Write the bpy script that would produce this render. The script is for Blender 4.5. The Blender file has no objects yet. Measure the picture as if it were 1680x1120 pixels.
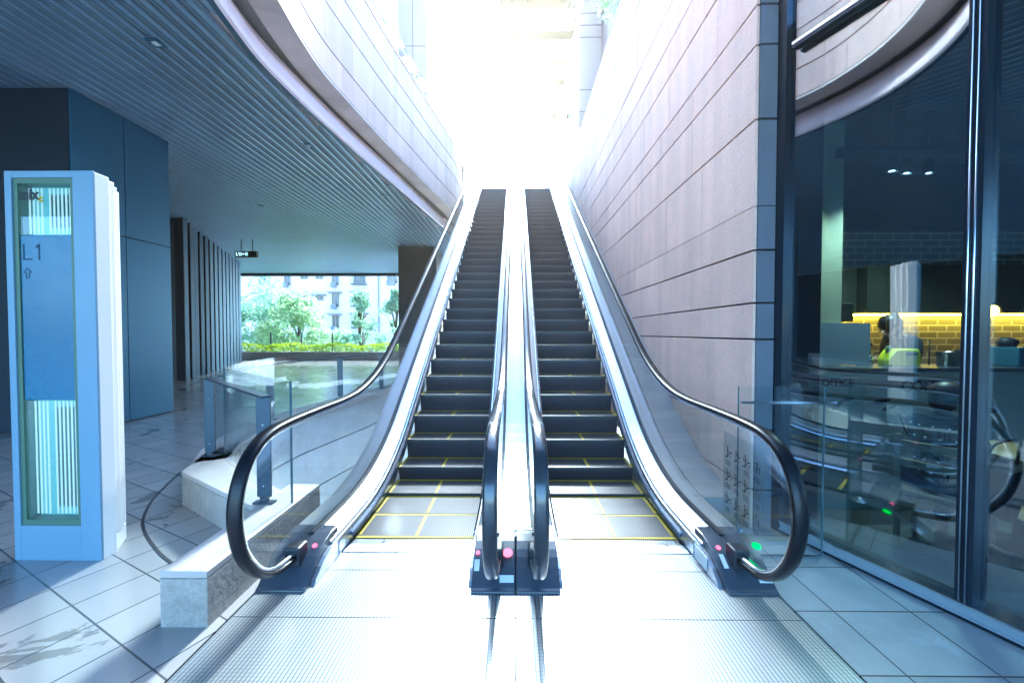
import bpy, math, random
from mathutils import Vector, Matrix
random.seed(7)
R = math.radians
scn = bpy.context.scene
COL = scn.collection

# ---------------------------------------------------------------- camera
cd = bpy.data.cameras.new("camera"); cam = bpy.data.objects.new("camera", cd); COL.objects.link(cam)
scn.camera = cam
cd.sensor_width = 36.0; cd.lens = 645.0 / 1680.0 * 36.0
cd.clip_start = 0.02; cd.clip_end = 2000
cam.location = (0, 0, 1.69)
cam.rotation_euler = (R(90 - 1.332), 0, R(0.533))

# ---------------------------------------------------------------- sky, sun, exposure
SUN_EL, SUN_AZ = 37.0, 3.0          # azimuth measured from +Y towards +X
w = bpy.data.worlds.new("World"); scn.world = w; w.use_nodes = True
nt = w.node_tree; bg = nt.nodes["Background"]
sky = nt.nodes.new("ShaderNodeTexSky"); sky.sky_type = 'NISHITA'; sky.sun_disc = False
sky.sun_elevation = R(SUN_EL); sky.sun_rotation = R(SUN_AZ)
sky.air_density = 1.0; sky.dust_density = 2.0; sky.ozone_density = 2.5
nt.links.new(sky.outputs[0], bg.inputs[0]); bg.inputs[1].default_value = 0.15
sd = bpy.data.lights.new("sun", 'SUN'); sd.energy = 1.5; sd.angle = R(5.0); sd.color = (1.0, 0.89, 0.76)
so = bpy.data.objects.new("sun", sd); COL.objects.link(so)
so.rotation_euler = (R(90 - SUN_EL), 0, R(180 - SUN_AZ))
so.rotation_euler = Vector((-math.sin(R(SUN_AZ)) * math.cos(R(SUN_EL)), -math.cos(R(SUN_AZ)) * math.cos(R(SUN_EL)), -math.sin(R(SUN_EL)))).to_track_quat('-Z', 'Y').to_euler()
vs = scn.view_settings
vs.view_transform = 'Standard'; vs.look = 'None'; vs.exposure = 3.2; vs.gamma = 1.0
vs.use_white_balance = True; vs.white_balance_temperature = 4950; vs.white_balance_tint = -6
try:
    scn.cycles.max_bounces = 10; scn.cycles.transparent_max_bounces = 24
    scn.cycles.glossy_bounces = 4; scn.cycles.diffuse_bounces = 4
    scn.cycles.caustics_reflective = False; scn.cycles.caustics_refractive = False
    scn.cycles.use_denoising = True
    scn.cycles.sample_clamp_indirect = 6.0
except Exception:
    pass

# ---------------------------------------------------------------- materials
def nodes(m):
    m.use_nodes = True
    return m.node_tree, m.node_tree.nodes["Principled BSDF"]

def mat(name, col, rough=0.5, metal=0.0, var=0.0, vscale=6.0, bump=0.0, bscale=60.0, island=0.0, spec=0.5, coat=0.0, stretch=(1, 1, 1), speck=0.0):
    m = bpy.data.materials.new(name); t, b = nodes(m)
    c = (col[0], col[1], col[2], 1)
    b.inputs["Base Color"].default_value = c; b.inputs["Roughness"].default_value = rough
    b.inputs["Metallic"].default_value = metal
    b.inputs["Specular IOR Level"].default_value = spec
    b.inputs["Coat Weight"].default_value = coat
    if var or bump or island:
        tc = t.nodes.new("ShaderNodeNewGeometry"); mp = t.nodes.new("ShaderNodeMapping")
        t.links.new(tc.outputs["Position"], mp.inputs[0]); mp.inputs["Scale"].default_value = stretch
    last = None
    if var:
        n = t.nodes.new("ShaderNodeTexNoise"); n.inputs["Scale"].default_value = vscale; n.inputs["Detail"].default_value = 6
        n.inputs["Roughness"].default_value = 0.65
        t.links.new(mp.outputs[0], n.inputs["Vector"])
        mr = t.nodes.new("ShaderNodeMapRange"); mr.inputs[1].default_value = 0.3; mr.inputs[2].default_value = 0.7
        mr.inputs[3].default_value = 1 - var; mr.inputs[4].default_value = 1 + var
        t.links.new(n.outputs[0], mr.inputs[0]); last = mr.outputs[0]
        rr = t.nodes.new("ShaderNodeMapRange"); rr.inputs[1].default_value = 0.3; rr.inputs[2].default_value = 0.7
        rr.inputs[3].default_value = max(0.02, rough * 0.85); rr.inputs[4].default_value = min(1, rough * 1.2)
        t.links.new(n.outputs[0], rr.inputs[0]); t.links.new(rr.outputs[0], b.inputs["Roughness"])
    if island:
        mi = t.nodes.new("ShaderNodeMapRange"); mi.inputs[3].default_value = 1 - island; mi.inputs[4].default_value = 1 + island
        t.links.new(tc.outputs["Random Per Island"], mi.inputs[0])
        if last is not None:
            ml = t.nodes.new("ShaderNodeMath"); ml.operation = 'MULTIPLY'
            t.links.new(last, ml.inputs[0]); t.links.new(mi.outputs[0], ml.inputs[1]); last = ml.outputs[0]
        else:
            last = mi.outputs[0]
    if speck:
        n3 = t.nodes.new("ShaderNodeTexNoise"); n3.inputs["Scale"].default_value = 42; n3.inputs["Detail"].default_value = 3; n3.inputs["Roughness"].default_value = 0.8
        t.links.new(mp.outputs[0], n3.inputs["Vector"])
        m3 = t.nodes.new("ShaderNodeMapRange"); m3.inputs[1].default_value = 0.35; m3.inputs[2].default_value = 0.65
        m3.inputs[3].default_value = 1 - speck; m3.inputs[4].default_value = 1 + speck
        t.links.new(n3.outputs[0], m3.inputs[0])
        # faint vertical rain streaks
        mp2 = t.nodes.new("ShaderNodeMapping"); mp2.inputs["Scale"].default_value = (4, 4, 0.25); t.links.new(tc.outputs["Position"], mp2.inputs[0])
        n4 = t.nodes.new("ShaderNodeTexNoise"); n4.inputs["Scale"].default_value = 1.0; n4.inputs["Detail"].default_value = 5; t.links.new(mp2.outputs[0], n4.inputs["Vector"])
        m4 = t.nodes.new("ShaderNodeMapRange"); m4.inputs[1].default_value = 0.35; m4.inputs[2].default_value = 0.65; m4.inputs[3].default_value = 0.93; m4.inputs[4].default_value = 1.05
        t.links.new(n4.outputs[0], m4.inputs[0])
        for q in (m3, m4):
            ml = t.nodes.new("ShaderNodeMath"); ml.operation = 'MULTIPLY'
            t.links.new(last, ml.inputs[0]); t.links.new(q.outputs[0], ml.inputs[1]); last = ml.outputs[0]
    if last is not None:
        vm = t.nodes.new("ShaderNodeVectorMath"); vm.operation = 'SCALE'; vm.inputs[0].default_value = col
        t.links.new(last, vm.inputs["Scale"]); t.links.new(vm.outputs[0], b.inputs["Base Color"])
    if bump:
        n2 = t.nodes.new("ShaderNodeTexNoise"); n2.inputs["Scale"].default_value = bscale; n2.inputs["Detail"].default_value = 5
        t.links.new(mp.outputs[0], n2.inputs["Vector"])
        bp = t.nodes.new("ShaderNodeBump"); bp.inputs["Strength"].default_value = bump; bp.inputs["Distance"].default_value = 0.01
        t.links.new(n2.outputs[0], bp.inputs["Height"]); t.links.new(bp.outputs[0], b.inputs["Normal"])
    return m

def emit(name, col, s, base=(0.1, 0.1, 0.1)):
    m = bpy.data.materials.new(name); t, b = nodes(m)
    b.inputs["Base Color"].default_value = (*base, 1)
    b.inputs["Emission Color"].default_value = (*col, 1); b.inputs["Emission Strength"].default_value = s
    return m

def glass(name, tint, ior=1.5, rough=0.0, wavy=0.0, lo=None):
    m = bpy.data.materials.new(name); m.use_nodes = True; t = m.node_tree
    for n in list(t.nodes): t.nodes.remove(n)
    o = t.nodes.new("ShaderNodeOutputMaterial"); mx = t.nodes.new("ShaderNodeMixShader")
    tr = t.nodes.new("ShaderNodeBsdfTransparent"); tr.inputs[0].default_value = (*tint, 1)
    gl = t.nodes.new("ShaderNodeBsdfGlossy"); gl.inputs["Roughness"].default_value = rough; gl.inputs[0].default_value = (1, 1, 1, 1)
    fr = t.nodes.new("ShaderNodeFresnel")
    ge = t.nodes.new("ShaderNodeNewGeometry"); mi = t.nodes.new("ShaderNodeMapRange")
    mi.inputs[3].default_value = ior; mi.inputs[4].default_value = 1.0/ior   # the node flips the ratio on back faces
    t.links.new(ge.outputs["Backfacing"], mi.inputs[0]); t.links.new(mi.outputs[0], fr.inputs[0])
    t.links.new(fr.outputs[0], mx.inputs[0]); t.links.new(tr.outputs[0], mx.inputs[1]); t.links.new(gl.outputs[0], mx.inputs[2])
    if wavy:
        g = t.nodes.new("ShaderNodeNewGeometry")
        n = t.nodes.new("ShaderNodeTexNoise"); n.inputs["Scale"].default_value = 1.1; n.inputs["Detail"].default_value = 1
        t.links.new(g.outputs["Position"], n.inputs["Vector"])
        bp = t.nodes.new("ShaderNodeBump"); bp.inputs["Strength"].default_value = wavy; bp.inputs["Distance"].default_value = 0.02
        t.links.new(n.outputs[0], bp.inputs["Height"]); t.links.new(bp.outputs[0], gl.inputs["Normal"])
        t.links.new(bp.outputs[0], fr.inputs["Normal"])
    t.links.new(mx.outputs[0], o.inputs[0])
    return m

def grid_mat(name, col, joint, sx, sy, rot, org, gap, rough=0.35, var=0.12, cell=0.12, stain=None, bump=0.3, vscale=3.0):
    """stone paving: joints, per-slab tone, wear; laid in world xy"""
    m = bpy.data.materials.new(name); t, b = nodes(m); L = t.links.new
    def M(op, a, bb=None, clamp=False):
        n = t.nodes.new("ShaderNodeMath"); n.operation = op; n.use_clamp = clamp
        for i, v in enumerate((a, bb)):
            if v is None: continue
            if isinstance(v, (int, float)): n.inputs[i].default_value = v
            else: L(v, n.inputs[i])
        return n.outputs[0]
    g = t.nodes.new("ShaderNodeNewGeometry")
    s = t.nodes.new("ShaderNodeSeparateXYZ"); L(g.outputs["Position"], s.inputs[0])
    px = M('SUBTRACT', s.outputs[0], org[0]); py = M('SUBTRACT', s.outputs[1], org[1])
    c_, s_ = math.cos(R(rot)), math.sin(R(rot))
    u = M('DIVIDE', M('ADD', M('MULTIPLY', px, c_), M('MULTIPLY', py, s_)), sx)
    v = M('DIVIDE', M('SUBTRACT', M('MULTIPLY', py, c_), M('MULTIPLY', px, s_)), sy)
    du = M('MULTIPLY', M('PINGPONG', u, 0.5), sx); dv = M('MULTIPLY', M('PINGPONG', v, 0.5), sy)
    d = M('MINIMUM', du, dv)
    mk = M('LESS_THAN', d, gap * 0.5)
    cv = t.nodes.new("ShaderNodeCombineXYZ"); L(M('FLOOR', u), cv.inputs[0]); L(M('FLOOR', v), cv.inputs[1])
    wn = t.nodes.new("ShaderNodeTexWhiteNoise"); wn.noise_dimensions = '2D'; L(cv.outputs[0], wn.inputs["Vector"])
    n1 = t.nodes.new("ShaderNodeTexNoise"); n1.inputs["Scale"].default_value = vscale; n1.inputs["Detail"].default_value = 8; n1.inputs["Roughness"].default_value = 0.7
    L(g.outputs["Position"], n1.inputs["Vector"])
    f = M('ADD', M('ADD', 1 - cell * 0.5 - var, M('MULTIPLY', wn.outputs["Value"], cell)), M('MULTIPLY', n1.outputs[0], 2 * var))
    rgh = M('ADD', rough - 0.12, M('MULTIPLY', n1.outputs[0], 0.24))
    if stain:
        n2 = t.nodes.new("ShaderNodeTexNoise"); n2.inputs["Scale"].default_value = stain[0]; n2.inputs["Detail"].default_value = 7; n2.inputs["Roughness"].default_value = 0.6
        n2.inputs["Distortion"].default_value = 0.6
        L(g.outputs["Position"], n2.inputs["Vector"])
        mr = t.nodes.new("ShaderNodeMapRange"); mr.interpolation_type = 'SMOOTHSTEP'
        mr.inputs[1].default_value = stain[1]; mr.inputs[2].default_value = stain[1] + 0.02
        L(n2.outputs[0], mr.inputs[0])
        f = M('MULTIPLY', f, M('SUBTRACT', 1.0, M('MULTIPLY', mr.outputs[0], stain[2])))
        rgh = M('SUBTRACT', rgh, M('MULTIPLY', mr.outputs[0], 0.15))
    vm = t.nodes.new("ShaderNodeVectorMath"); vm.operation = 'SCALE'; vm.inputs[0].default_value = col; L(f, vm.inputs["Scale"])
    mx = t.nodes.new("ShaderNodeMix"); mx.data_type = 'RGBA'; L(mk, mx.inputs[0]); L(vm.outputs[0], mx.inputs[6]); mx.inputs[7].default_value = (*joint, 1)
    b.inputs["Specular IOR Level"].default_value = 0.8
    L(mx.outputs[2], b.inputs["Base Color"]); L(rgh, b.inputs["Roughness"])
    bp = t.nodes.new("ShaderNodeBump"); bp.inputs["Strength"].default_value = bump; bp.inputs["Distance"].default_value = 0.006
    hh = M('ADD', M('MULTIPLY', M('SUBTRACT', 1.0, mk), 1.0), M('MULTIPLY', n1.outputs[0], 0.5))
    L(hh, bp.inputs["Height"]); L(bp.outputs[0], b.inputs["Normal"])
    return m

def rib_mat(name, col, dark, pitch, duty=0.5, rough=0.3, metal=0.8, cross=0.0, cdark=0.5, var=0.1):
    """ribbed metal: grooves run along y (object moves along y only), optional cross cuts"""
    m = bpy.data.materials.new(name); t, b = nodes(m); L = t.links.new
    g = t.nodes.new("ShaderNodeNewGeometry"); s = t.nodes.new("ShaderNodeSeparateXYZ"); L(g.outputs["Position"], s.inputs[0])
    def M(op, a, bb):
        n = t.nodes.new("ShaderNodeMath"); n.operation = op
        for i, v in enumerate((a, bb)):
            if isinstance(v, (int, float)): n.inputs[i].default_value = v
            else: L(v, n.inputs[i])
        return n.outputs[0]
    pp = M('DIVIDE', M('PINGPONG', s.outputs[0], pitch / 2), pitch / 2)
    mk = M('GREATER_THAN', pp, duty)
    if cross:
        pc = M('DIVIDE', M('PINGPONG', s.outputs[1], cross / 2), cross / 2)
        mk = M('MAXIMUM', mk, M('MULTIPLY', M('GREATER_THAN', pc, 0.75), cdark))
    n1 = t.nodes.new("ShaderNodeTexNoise"); n1.inputs["Scale"].default_value = 5; n1.inputs["Detail"].default_value = 6
    L(g.outputs["Position"], n1.inputs["Vector"])
    f = M('ADD', 1 - var, M('MULTIPLY', n1.outputs[0], 2 * var))
    vm = t.nodes.new("ShaderNodeVectorMath"); vm.operation = 'SCALE'; vm.inputs[0].default_value = col; L(f, vm.inputs["Scale"])
    mx = t.nodes.new("ShaderNodeMix"); mx.data_type = 'RGBA'; L(mk, mx.inputs[0]); L(vm.outputs[0], mx.inputs[6]); mx.inputs[7].default_value = (*dark, 1)
    L(mx.outputs[2], b.inputs["Base Color"]); b.inputs["Roughness"].default_value = rough; b.inputs["Metallic"].default_value = metal
    return m

def brick_mat(name, c1, c2, mortar, rough=0.8):
    m = bpy.data.materials.new(name); t, b = nodes(m); L = t.links.new
    g = t.nodes.new("ShaderNodeNewGeometry"); mp = t.nodes.new("ShaderNodeMapping"); L(g.outputs["Position"], mp.inputs[0])
    mp.inputs["Rotation"].default_value = (R(-90), 0, 0)
    bt = t.nodes.new("ShaderNodeTexBrick"); L(mp.outputs[0], bt.inputs[0])
    bt.inputs["Color1"].default_value = (*c1, 1); bt.inputs["Color2"].default_value = (*c2, 1); bt.inputs["Mortar"].default_value = (*mortar, 1)
    bt.inputs["Scale"].default_value = 1; bt.inputs["Brick Width"].default_value = 0.24; bt.inputs["Row Height"].default_value = 0.085
    bt.inputs["Mortar Size"].default_value = 0.009; bt.inputs["Mortar Smooth"].default_value = 0.2
    L(bt.outputs["Color"], b.inputs["Base Color"]); b.inputs["Roughness"].default_value = rough
    bp = t.nodes.new("ShaderNodeBump"); bp.inputs["Strength"].default_value = 0.6; bp.inputs["Distance"].default_value = 0.01; bp.invert = True
    L(bt.outputs["Fac"], bp.inputs["Height"]); L(bp.outputs[0], b.inputs["Normal"])
    return m

K = {}
K['granite'] = mat('granite', (0.90, 0.65, 0.55), 0.75, var=0.07, vscale=2.2, bump=0.45, bscale=38, island=0.07, speck=0.07)
K['granite_end'] = mat('granite_end', (0.16, 0.18, 0.23), 0.7, var=0.10, vscale=3, bump=0.4, bscale=55, island=0.05)  # same granite, darkened in colour for the shaded end face
K['groove'] = mat('groove', (0.035, 0.035, 0.045), 0.9)
K['parapet'] = mat('parapet_stone', (0.66, 0.49, 0.43), 0.7, var=0.06, vscale=1.6, bump=0.3, bscale=40, island=0.06, speck=0.05)
K['parapet_under'] = mat('parapet_underside', (0.66, 0.58, 0.54), 0.6, var=0.16, vscale=1.5, island=0.06)
K['trim'] = mat('painted_metal_trim', (0.86, 0.74, 0.78), 0.35, metal=0.0, var=0.04, vscale=1.5, island=0.03)
K['slat'] = mat('ceiling_slat', (0.38, 0.54, 0.70), 0.36, metal=0.3, var=0.08, vscale=1)
K['slat_back'] = mat('ceiling_void', (0.004, 0.006, 0.010), 0.9)
K['clad'] = mat('metal_cladding', (0.042, 0.135, 0.235), 0.38, metal=0.35, var=0.10, vscale=1.3, stretch=(1, 1, 0.4))
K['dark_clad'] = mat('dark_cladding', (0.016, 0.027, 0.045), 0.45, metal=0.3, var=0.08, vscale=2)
K['brown_clad'] = mat('bronze_cladding', (0.06, 0.058, 0.07), 0.5, var=0.08, vscale=2)
K['fin'] = mat('fin_metal', (0.22, 0.30, 0.38), 0.35, metal=0.5)
K['fin_dark'] = mat('fin_dark', (0.02, 0.023, 0.035), 0.5)
K['black'] = mat('black_rubber', (0.006, 0.007, 0.012), 0.33, spec=0.35)
K['silver_rail'] = mat('glossy_rail', (0.03, 0.034, 0.045), 0.2, spec=0.7, coat=0.3)
K['chrome'] = mat('brushed_steel', (0.72, 0.76, 0.82), 0.18, metal=1.0)
K['deck'] = mat('deck_steel', (0.58, 0.61, 0.64), 0.3, metal=0.8)
K['skirt'] = mat('skirt_steel', (0.50, 0.55, 0.63), 0.28, metal=0.9, var=0.05, vscale=3)
K['gasket'] = mat('dark_gasket', (0.02, 0.024, 0.035), 0.45)
K['base'] = mat('newel_plastic', (0.055, 0.068, 0.095), 0.3, spec=0.6, var=0.06, vscale=4)
K['brush'] = mat('skirt_brush', (0.10, 0.13, 0.20), 0.7, var=0.5, vscale=40)
K['tread'] = rib_mat('step_tread', (0.085, 0.088, 0.10), (0.018, 0.02, 0.027), 0.0165, 0.5, 0.42, 0.35)
K['riser'] = rib_mat('step_riser', (0.062, 0.058, 0.080), (0.02, 0.02, 0.03), 0.0165, 0.55, 0.5, 0.2)
K['yellow'] = mat('yellow_line', (0.42, 0.33, 0.004), 0.5, var=0.15, vscale=30)
K['plate'] = rib_mat('landing_plate', (0.56, 0.575, 0.585), (0.20, 0.235, 0.27), 0.0225, 0.72, 0.34, 0.75, cross=0.0225, cdark=0.35, var=0.16)
K['plate_plain'] = mat('comb_steel', (0.78, 0.82, 0.87), 0.3, metal=0.8, var=0.05, vscale=6)
K['red'] = emit('red_lamp', (1.0, 0.12, 0.22), 0.22, (0.6, 0.1, 0.1))
K['green'] = emit('green_lamp', (0.02, 1.0, 0.0), 0.25, (0, 0.5, 0))
K['white'] = mat('white_paint', (0.78, 0.79, 0.80), 0.4, var=0.03)
K['sticker'] = mat('sticker', (0.70, 0.76, 0.80), 0.4)
K['ink'] = mat('black_ink', (0.012, 0.015, 0.025), 0.5)
K['glass'] = glass('balustrade_glass', (0.95, 0.978, 0.985), 1.4)
K['glass_edge'] = mat('glass_edge', (0.10, 0.18, 0.22), 0.15, spec=0.8)
K['shopglass'] = glass('storefront_glass', (0.64, 0.78, 0.87), 2.6, wavy=0.10)
K['frost'] = glass('clear_film', (0.86, 0.91, 0.93), 1.45, rough=0.2)
K['frame'] = mat('storefront_frame', (0.03, 0.045, 0.07), 0.3, metal=0.6)
K['frame_lt'] = mat('storefront_aluminium', (0.42, 0.50, 0.58), 0.35, metal=0.4)
K['tile_l'] = grid_mat('plaza_paving', (0.34, 0.325, 0.32), (0.08, 0.085, 0.095), 0.345, 0.36, -26.0, (-2.44, 2.22), 0.010, rough=0.19, var=0.05, cell=0.16, stain=(1.7, 0.60, 0.45))
K['tile_r'] = grid_mat('shopfront_paving', (0.29, 0.34, 0.37), (0.03, 0.035, 0.045), 0.46, 0.45, 0.0, (1.93, 2.365), 0.009, rough=0.36, var=0.30, cell=0.2, vscale=4.0, stain=(3.1, 0.66, -0.45))
K['bench'] = mat('bench_stone', (0.38, 0.35, 0.32), 0.6, var=0.18, vscale=5, bump=0.7, bscale=30, speck=0.15)
K['bench_top'] = mat('bench_cap', (0.52, 0.47, 0.45), 0.5, var=0.08, vscale=4, bump=0.2, bscale=30)
K['pitwall'] = mat('void_wall_stone', (0.68, 0.70, 0.72), 0.6, var=0.10, vscale=3, bump=0.2, island=0.05)
K['post'] = mat('guard_post', (0.06, 0.085, 0.12), 0.4, metal=0.5)
K['leaf'] = mat('leaves', (0.30, 0.42, 0.36), 0.5, var=0.3, vscale=2.5, island=0.35)
K['leaf2'] = mat('leaves_light', (0.33, 0.46, 0.30), 0.5, var=0.3, vscale=2.5, island=0.35)
K['hedge'] = mat('hedge_leaves', (0.14, 0.26, 0.02), 0.5, var=0.3, vscale=3, island=0.4)
K['bark'] = mat('bark', (0.10, 0.075, 0.055), 0.9, var=0.2, bump=0.4)
K['plaster'] = mat('apartment_plaster', (0.92, 0.84, 0.78), 0.85, var=0.08, vscale=0.5)
K['concrete'] = mat('concrete', (0.25, 0.27, 0.30), 0.8, var=0.12, vscale=1.5)
K['winglass'] = mat('window_glass', (0.05, 0.08, 0.10), 0.12, spec=0.8)
K['panel_white'] = mat('facade_panel', (0.36, 0.27, 0.27), 0.45, var=0.04, vscale=0.6, island=0.04)
K['kiosk'] = mat('kiosk_enamel', (0.21, 0.32, 0.45), 0.35, var=0.03, vscale=3)  # front enamel, its shade put into a darker, bluer colour
K['kiosk_side'] = mat('kiosk_side_enamel', (0.93, 0.90, 0.86), 0.35)  # side enamel, whitened in the colour where open sky lights it
K['kiosk_blue'] = mat('kiosk_blue_panel', (0.035, 0.14, 0.27), 0.25, var=0.04)
K['kiosk_olive'] = mat('kiosk_inner_frame', (0.10, 0.17, 0.12), 0.4)
K['kiosk_lit'] = emit('kiosk_backlight', (0.35, 0.95, 1.0), 0.045, (0.05, 0.12, 0.125))
K['kiosk_strip'] = emit('kiosk_lit_strip', (0.8, 1.0, 0.9), 0.075, (0.15, 0.2, 0.19))
K['kiosk_dark'] = mat('kiosk_gap', (0.02, 0.07, 0.07), 0.4)
K['faint_ink'] = mat('grey_ink', (0.015, 0.045, 0.09), 0.5)
K['brick'] = brick_mat('cafe_brick', (0.22, 0.20, 0.15), (0.13, 0.13, 0.10), (0.50, 0.48, 0.38))
K['cabinet'] = mat('cafe_cabinet', (0.05, 0.055, 0.04), 0.5, var=0.25, vscale=3, stretch=(3, 1, 0.5))
K['led'] = emit('led_strip', (1.0, 0.42, 0.02), 13.0, (0.8, 0.6, 0.2))
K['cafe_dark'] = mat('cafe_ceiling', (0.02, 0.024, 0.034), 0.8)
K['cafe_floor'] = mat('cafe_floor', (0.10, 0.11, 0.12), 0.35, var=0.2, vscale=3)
K['cafe_pillar'] = mat('cafe_pillar_paint', (0.40, 0.42, 0.30), 0.6, var=0.05)
K['counter'] = mat('counter_front', (0.34, 0.36, 0.27), 0.5, var=0.05)
K['counter_top'] = mat('counter_top', (0.04, 0.045, 0.05), 0.3)
K['board'] = mat('grey_board', (0.30, 0.36, 0.42), 0.5, var=0.03)
K['jug'] = mat('yellow_plastic', (0.62, 0.66, 0.02), 0.35)
K['steel'] = mat('kitchen_steel', (0.55, 0.58, 0.62), 0.2, metal=1.0)
K['wood'] = mat('chair_wood', (0.30, 0.22, 0.11), 0.5, var=0.2, vscale=8, stretch=(1, 1, 6))
K['skin'] = mat('skin', (0.46, 0.28, 0.20), 0.5)
K['hair'] = mat('hair', (0.010, 0.009, 0.010), 0.45)
K['cloth_black'] = mat('black_cloth', (0.016, 0.017, 0.024), 0.9)
K['cloth_navy'] = mat('navy_trousers', (0.02, 0.03, 0.06), 0.9)
K['cloth_pale'] = mat('pale_cloth', (0.45, 0.40, 0.45), 0.9, var=0.1)
K['dot'] = mat('white_dot', (0.8, 0.85, 0.9), 0.7)
K['spot'] = emit('spot_lamp', (0.8, 0.93, 1.0), 10.0)
K['warm'] = emit('warm_lamp', (1.0, 0.45, 0.05), 4.0)
K['lamp'] = emit('downlight_lamp', (0.8, 0.92, 1.0), 0.03)
K['signbox'] = mat('sign_box', (0.012, 0.016, 0.02), 0.4)
K['signlit'] = emit('sign_symbols', (0.75, 1.0, 0.95), 0.2)
K['soil'] = mat('soil', (0.06, 0.045, 0.03), 0.9)
for kk, tc_ in (('leaf', (0.50, 0.74, 0.50)), ('leaf2', (0.58, 0.78, 0.42)), ('hedge', (0.50, 0.66, 0.03))):
    t_ = K[kk].node_tree; b_ = t_.nodes["Principled BSDF"]; o_ = t_.nodes["Material Output"]
    tl = t_.nodes.new("ShaderNodeBsdfTranslucent"); tl.inputs[0].default_value = (*tc_, 1)
    mx_ = t_.nodes.new("ShaderNodeMixShader"); mx_.inputs[0].default_value = 0.5
    t_.links.new(b_.outputs[0], mx_.inputs[1]); t_.links.new(tl.outputs[0], mx_.inputs[2]); t_.links.new(mx_.outputs[0], o_.inputs[0])
K['street'] = mat('street_concrete', (0.55, 0.54, 0.52), 0.85, var=0.1)  # paled so the sunlit street bounces light onto trees and apartments
K['asphalt'] = mat('asphalt', (0.06, 0.06, 0.065), 0.85, var=0.2)
K['frit'] = mat('canopy_metal', (0.40, 0.33, 0.24), 0.4, metal=0.4)

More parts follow.
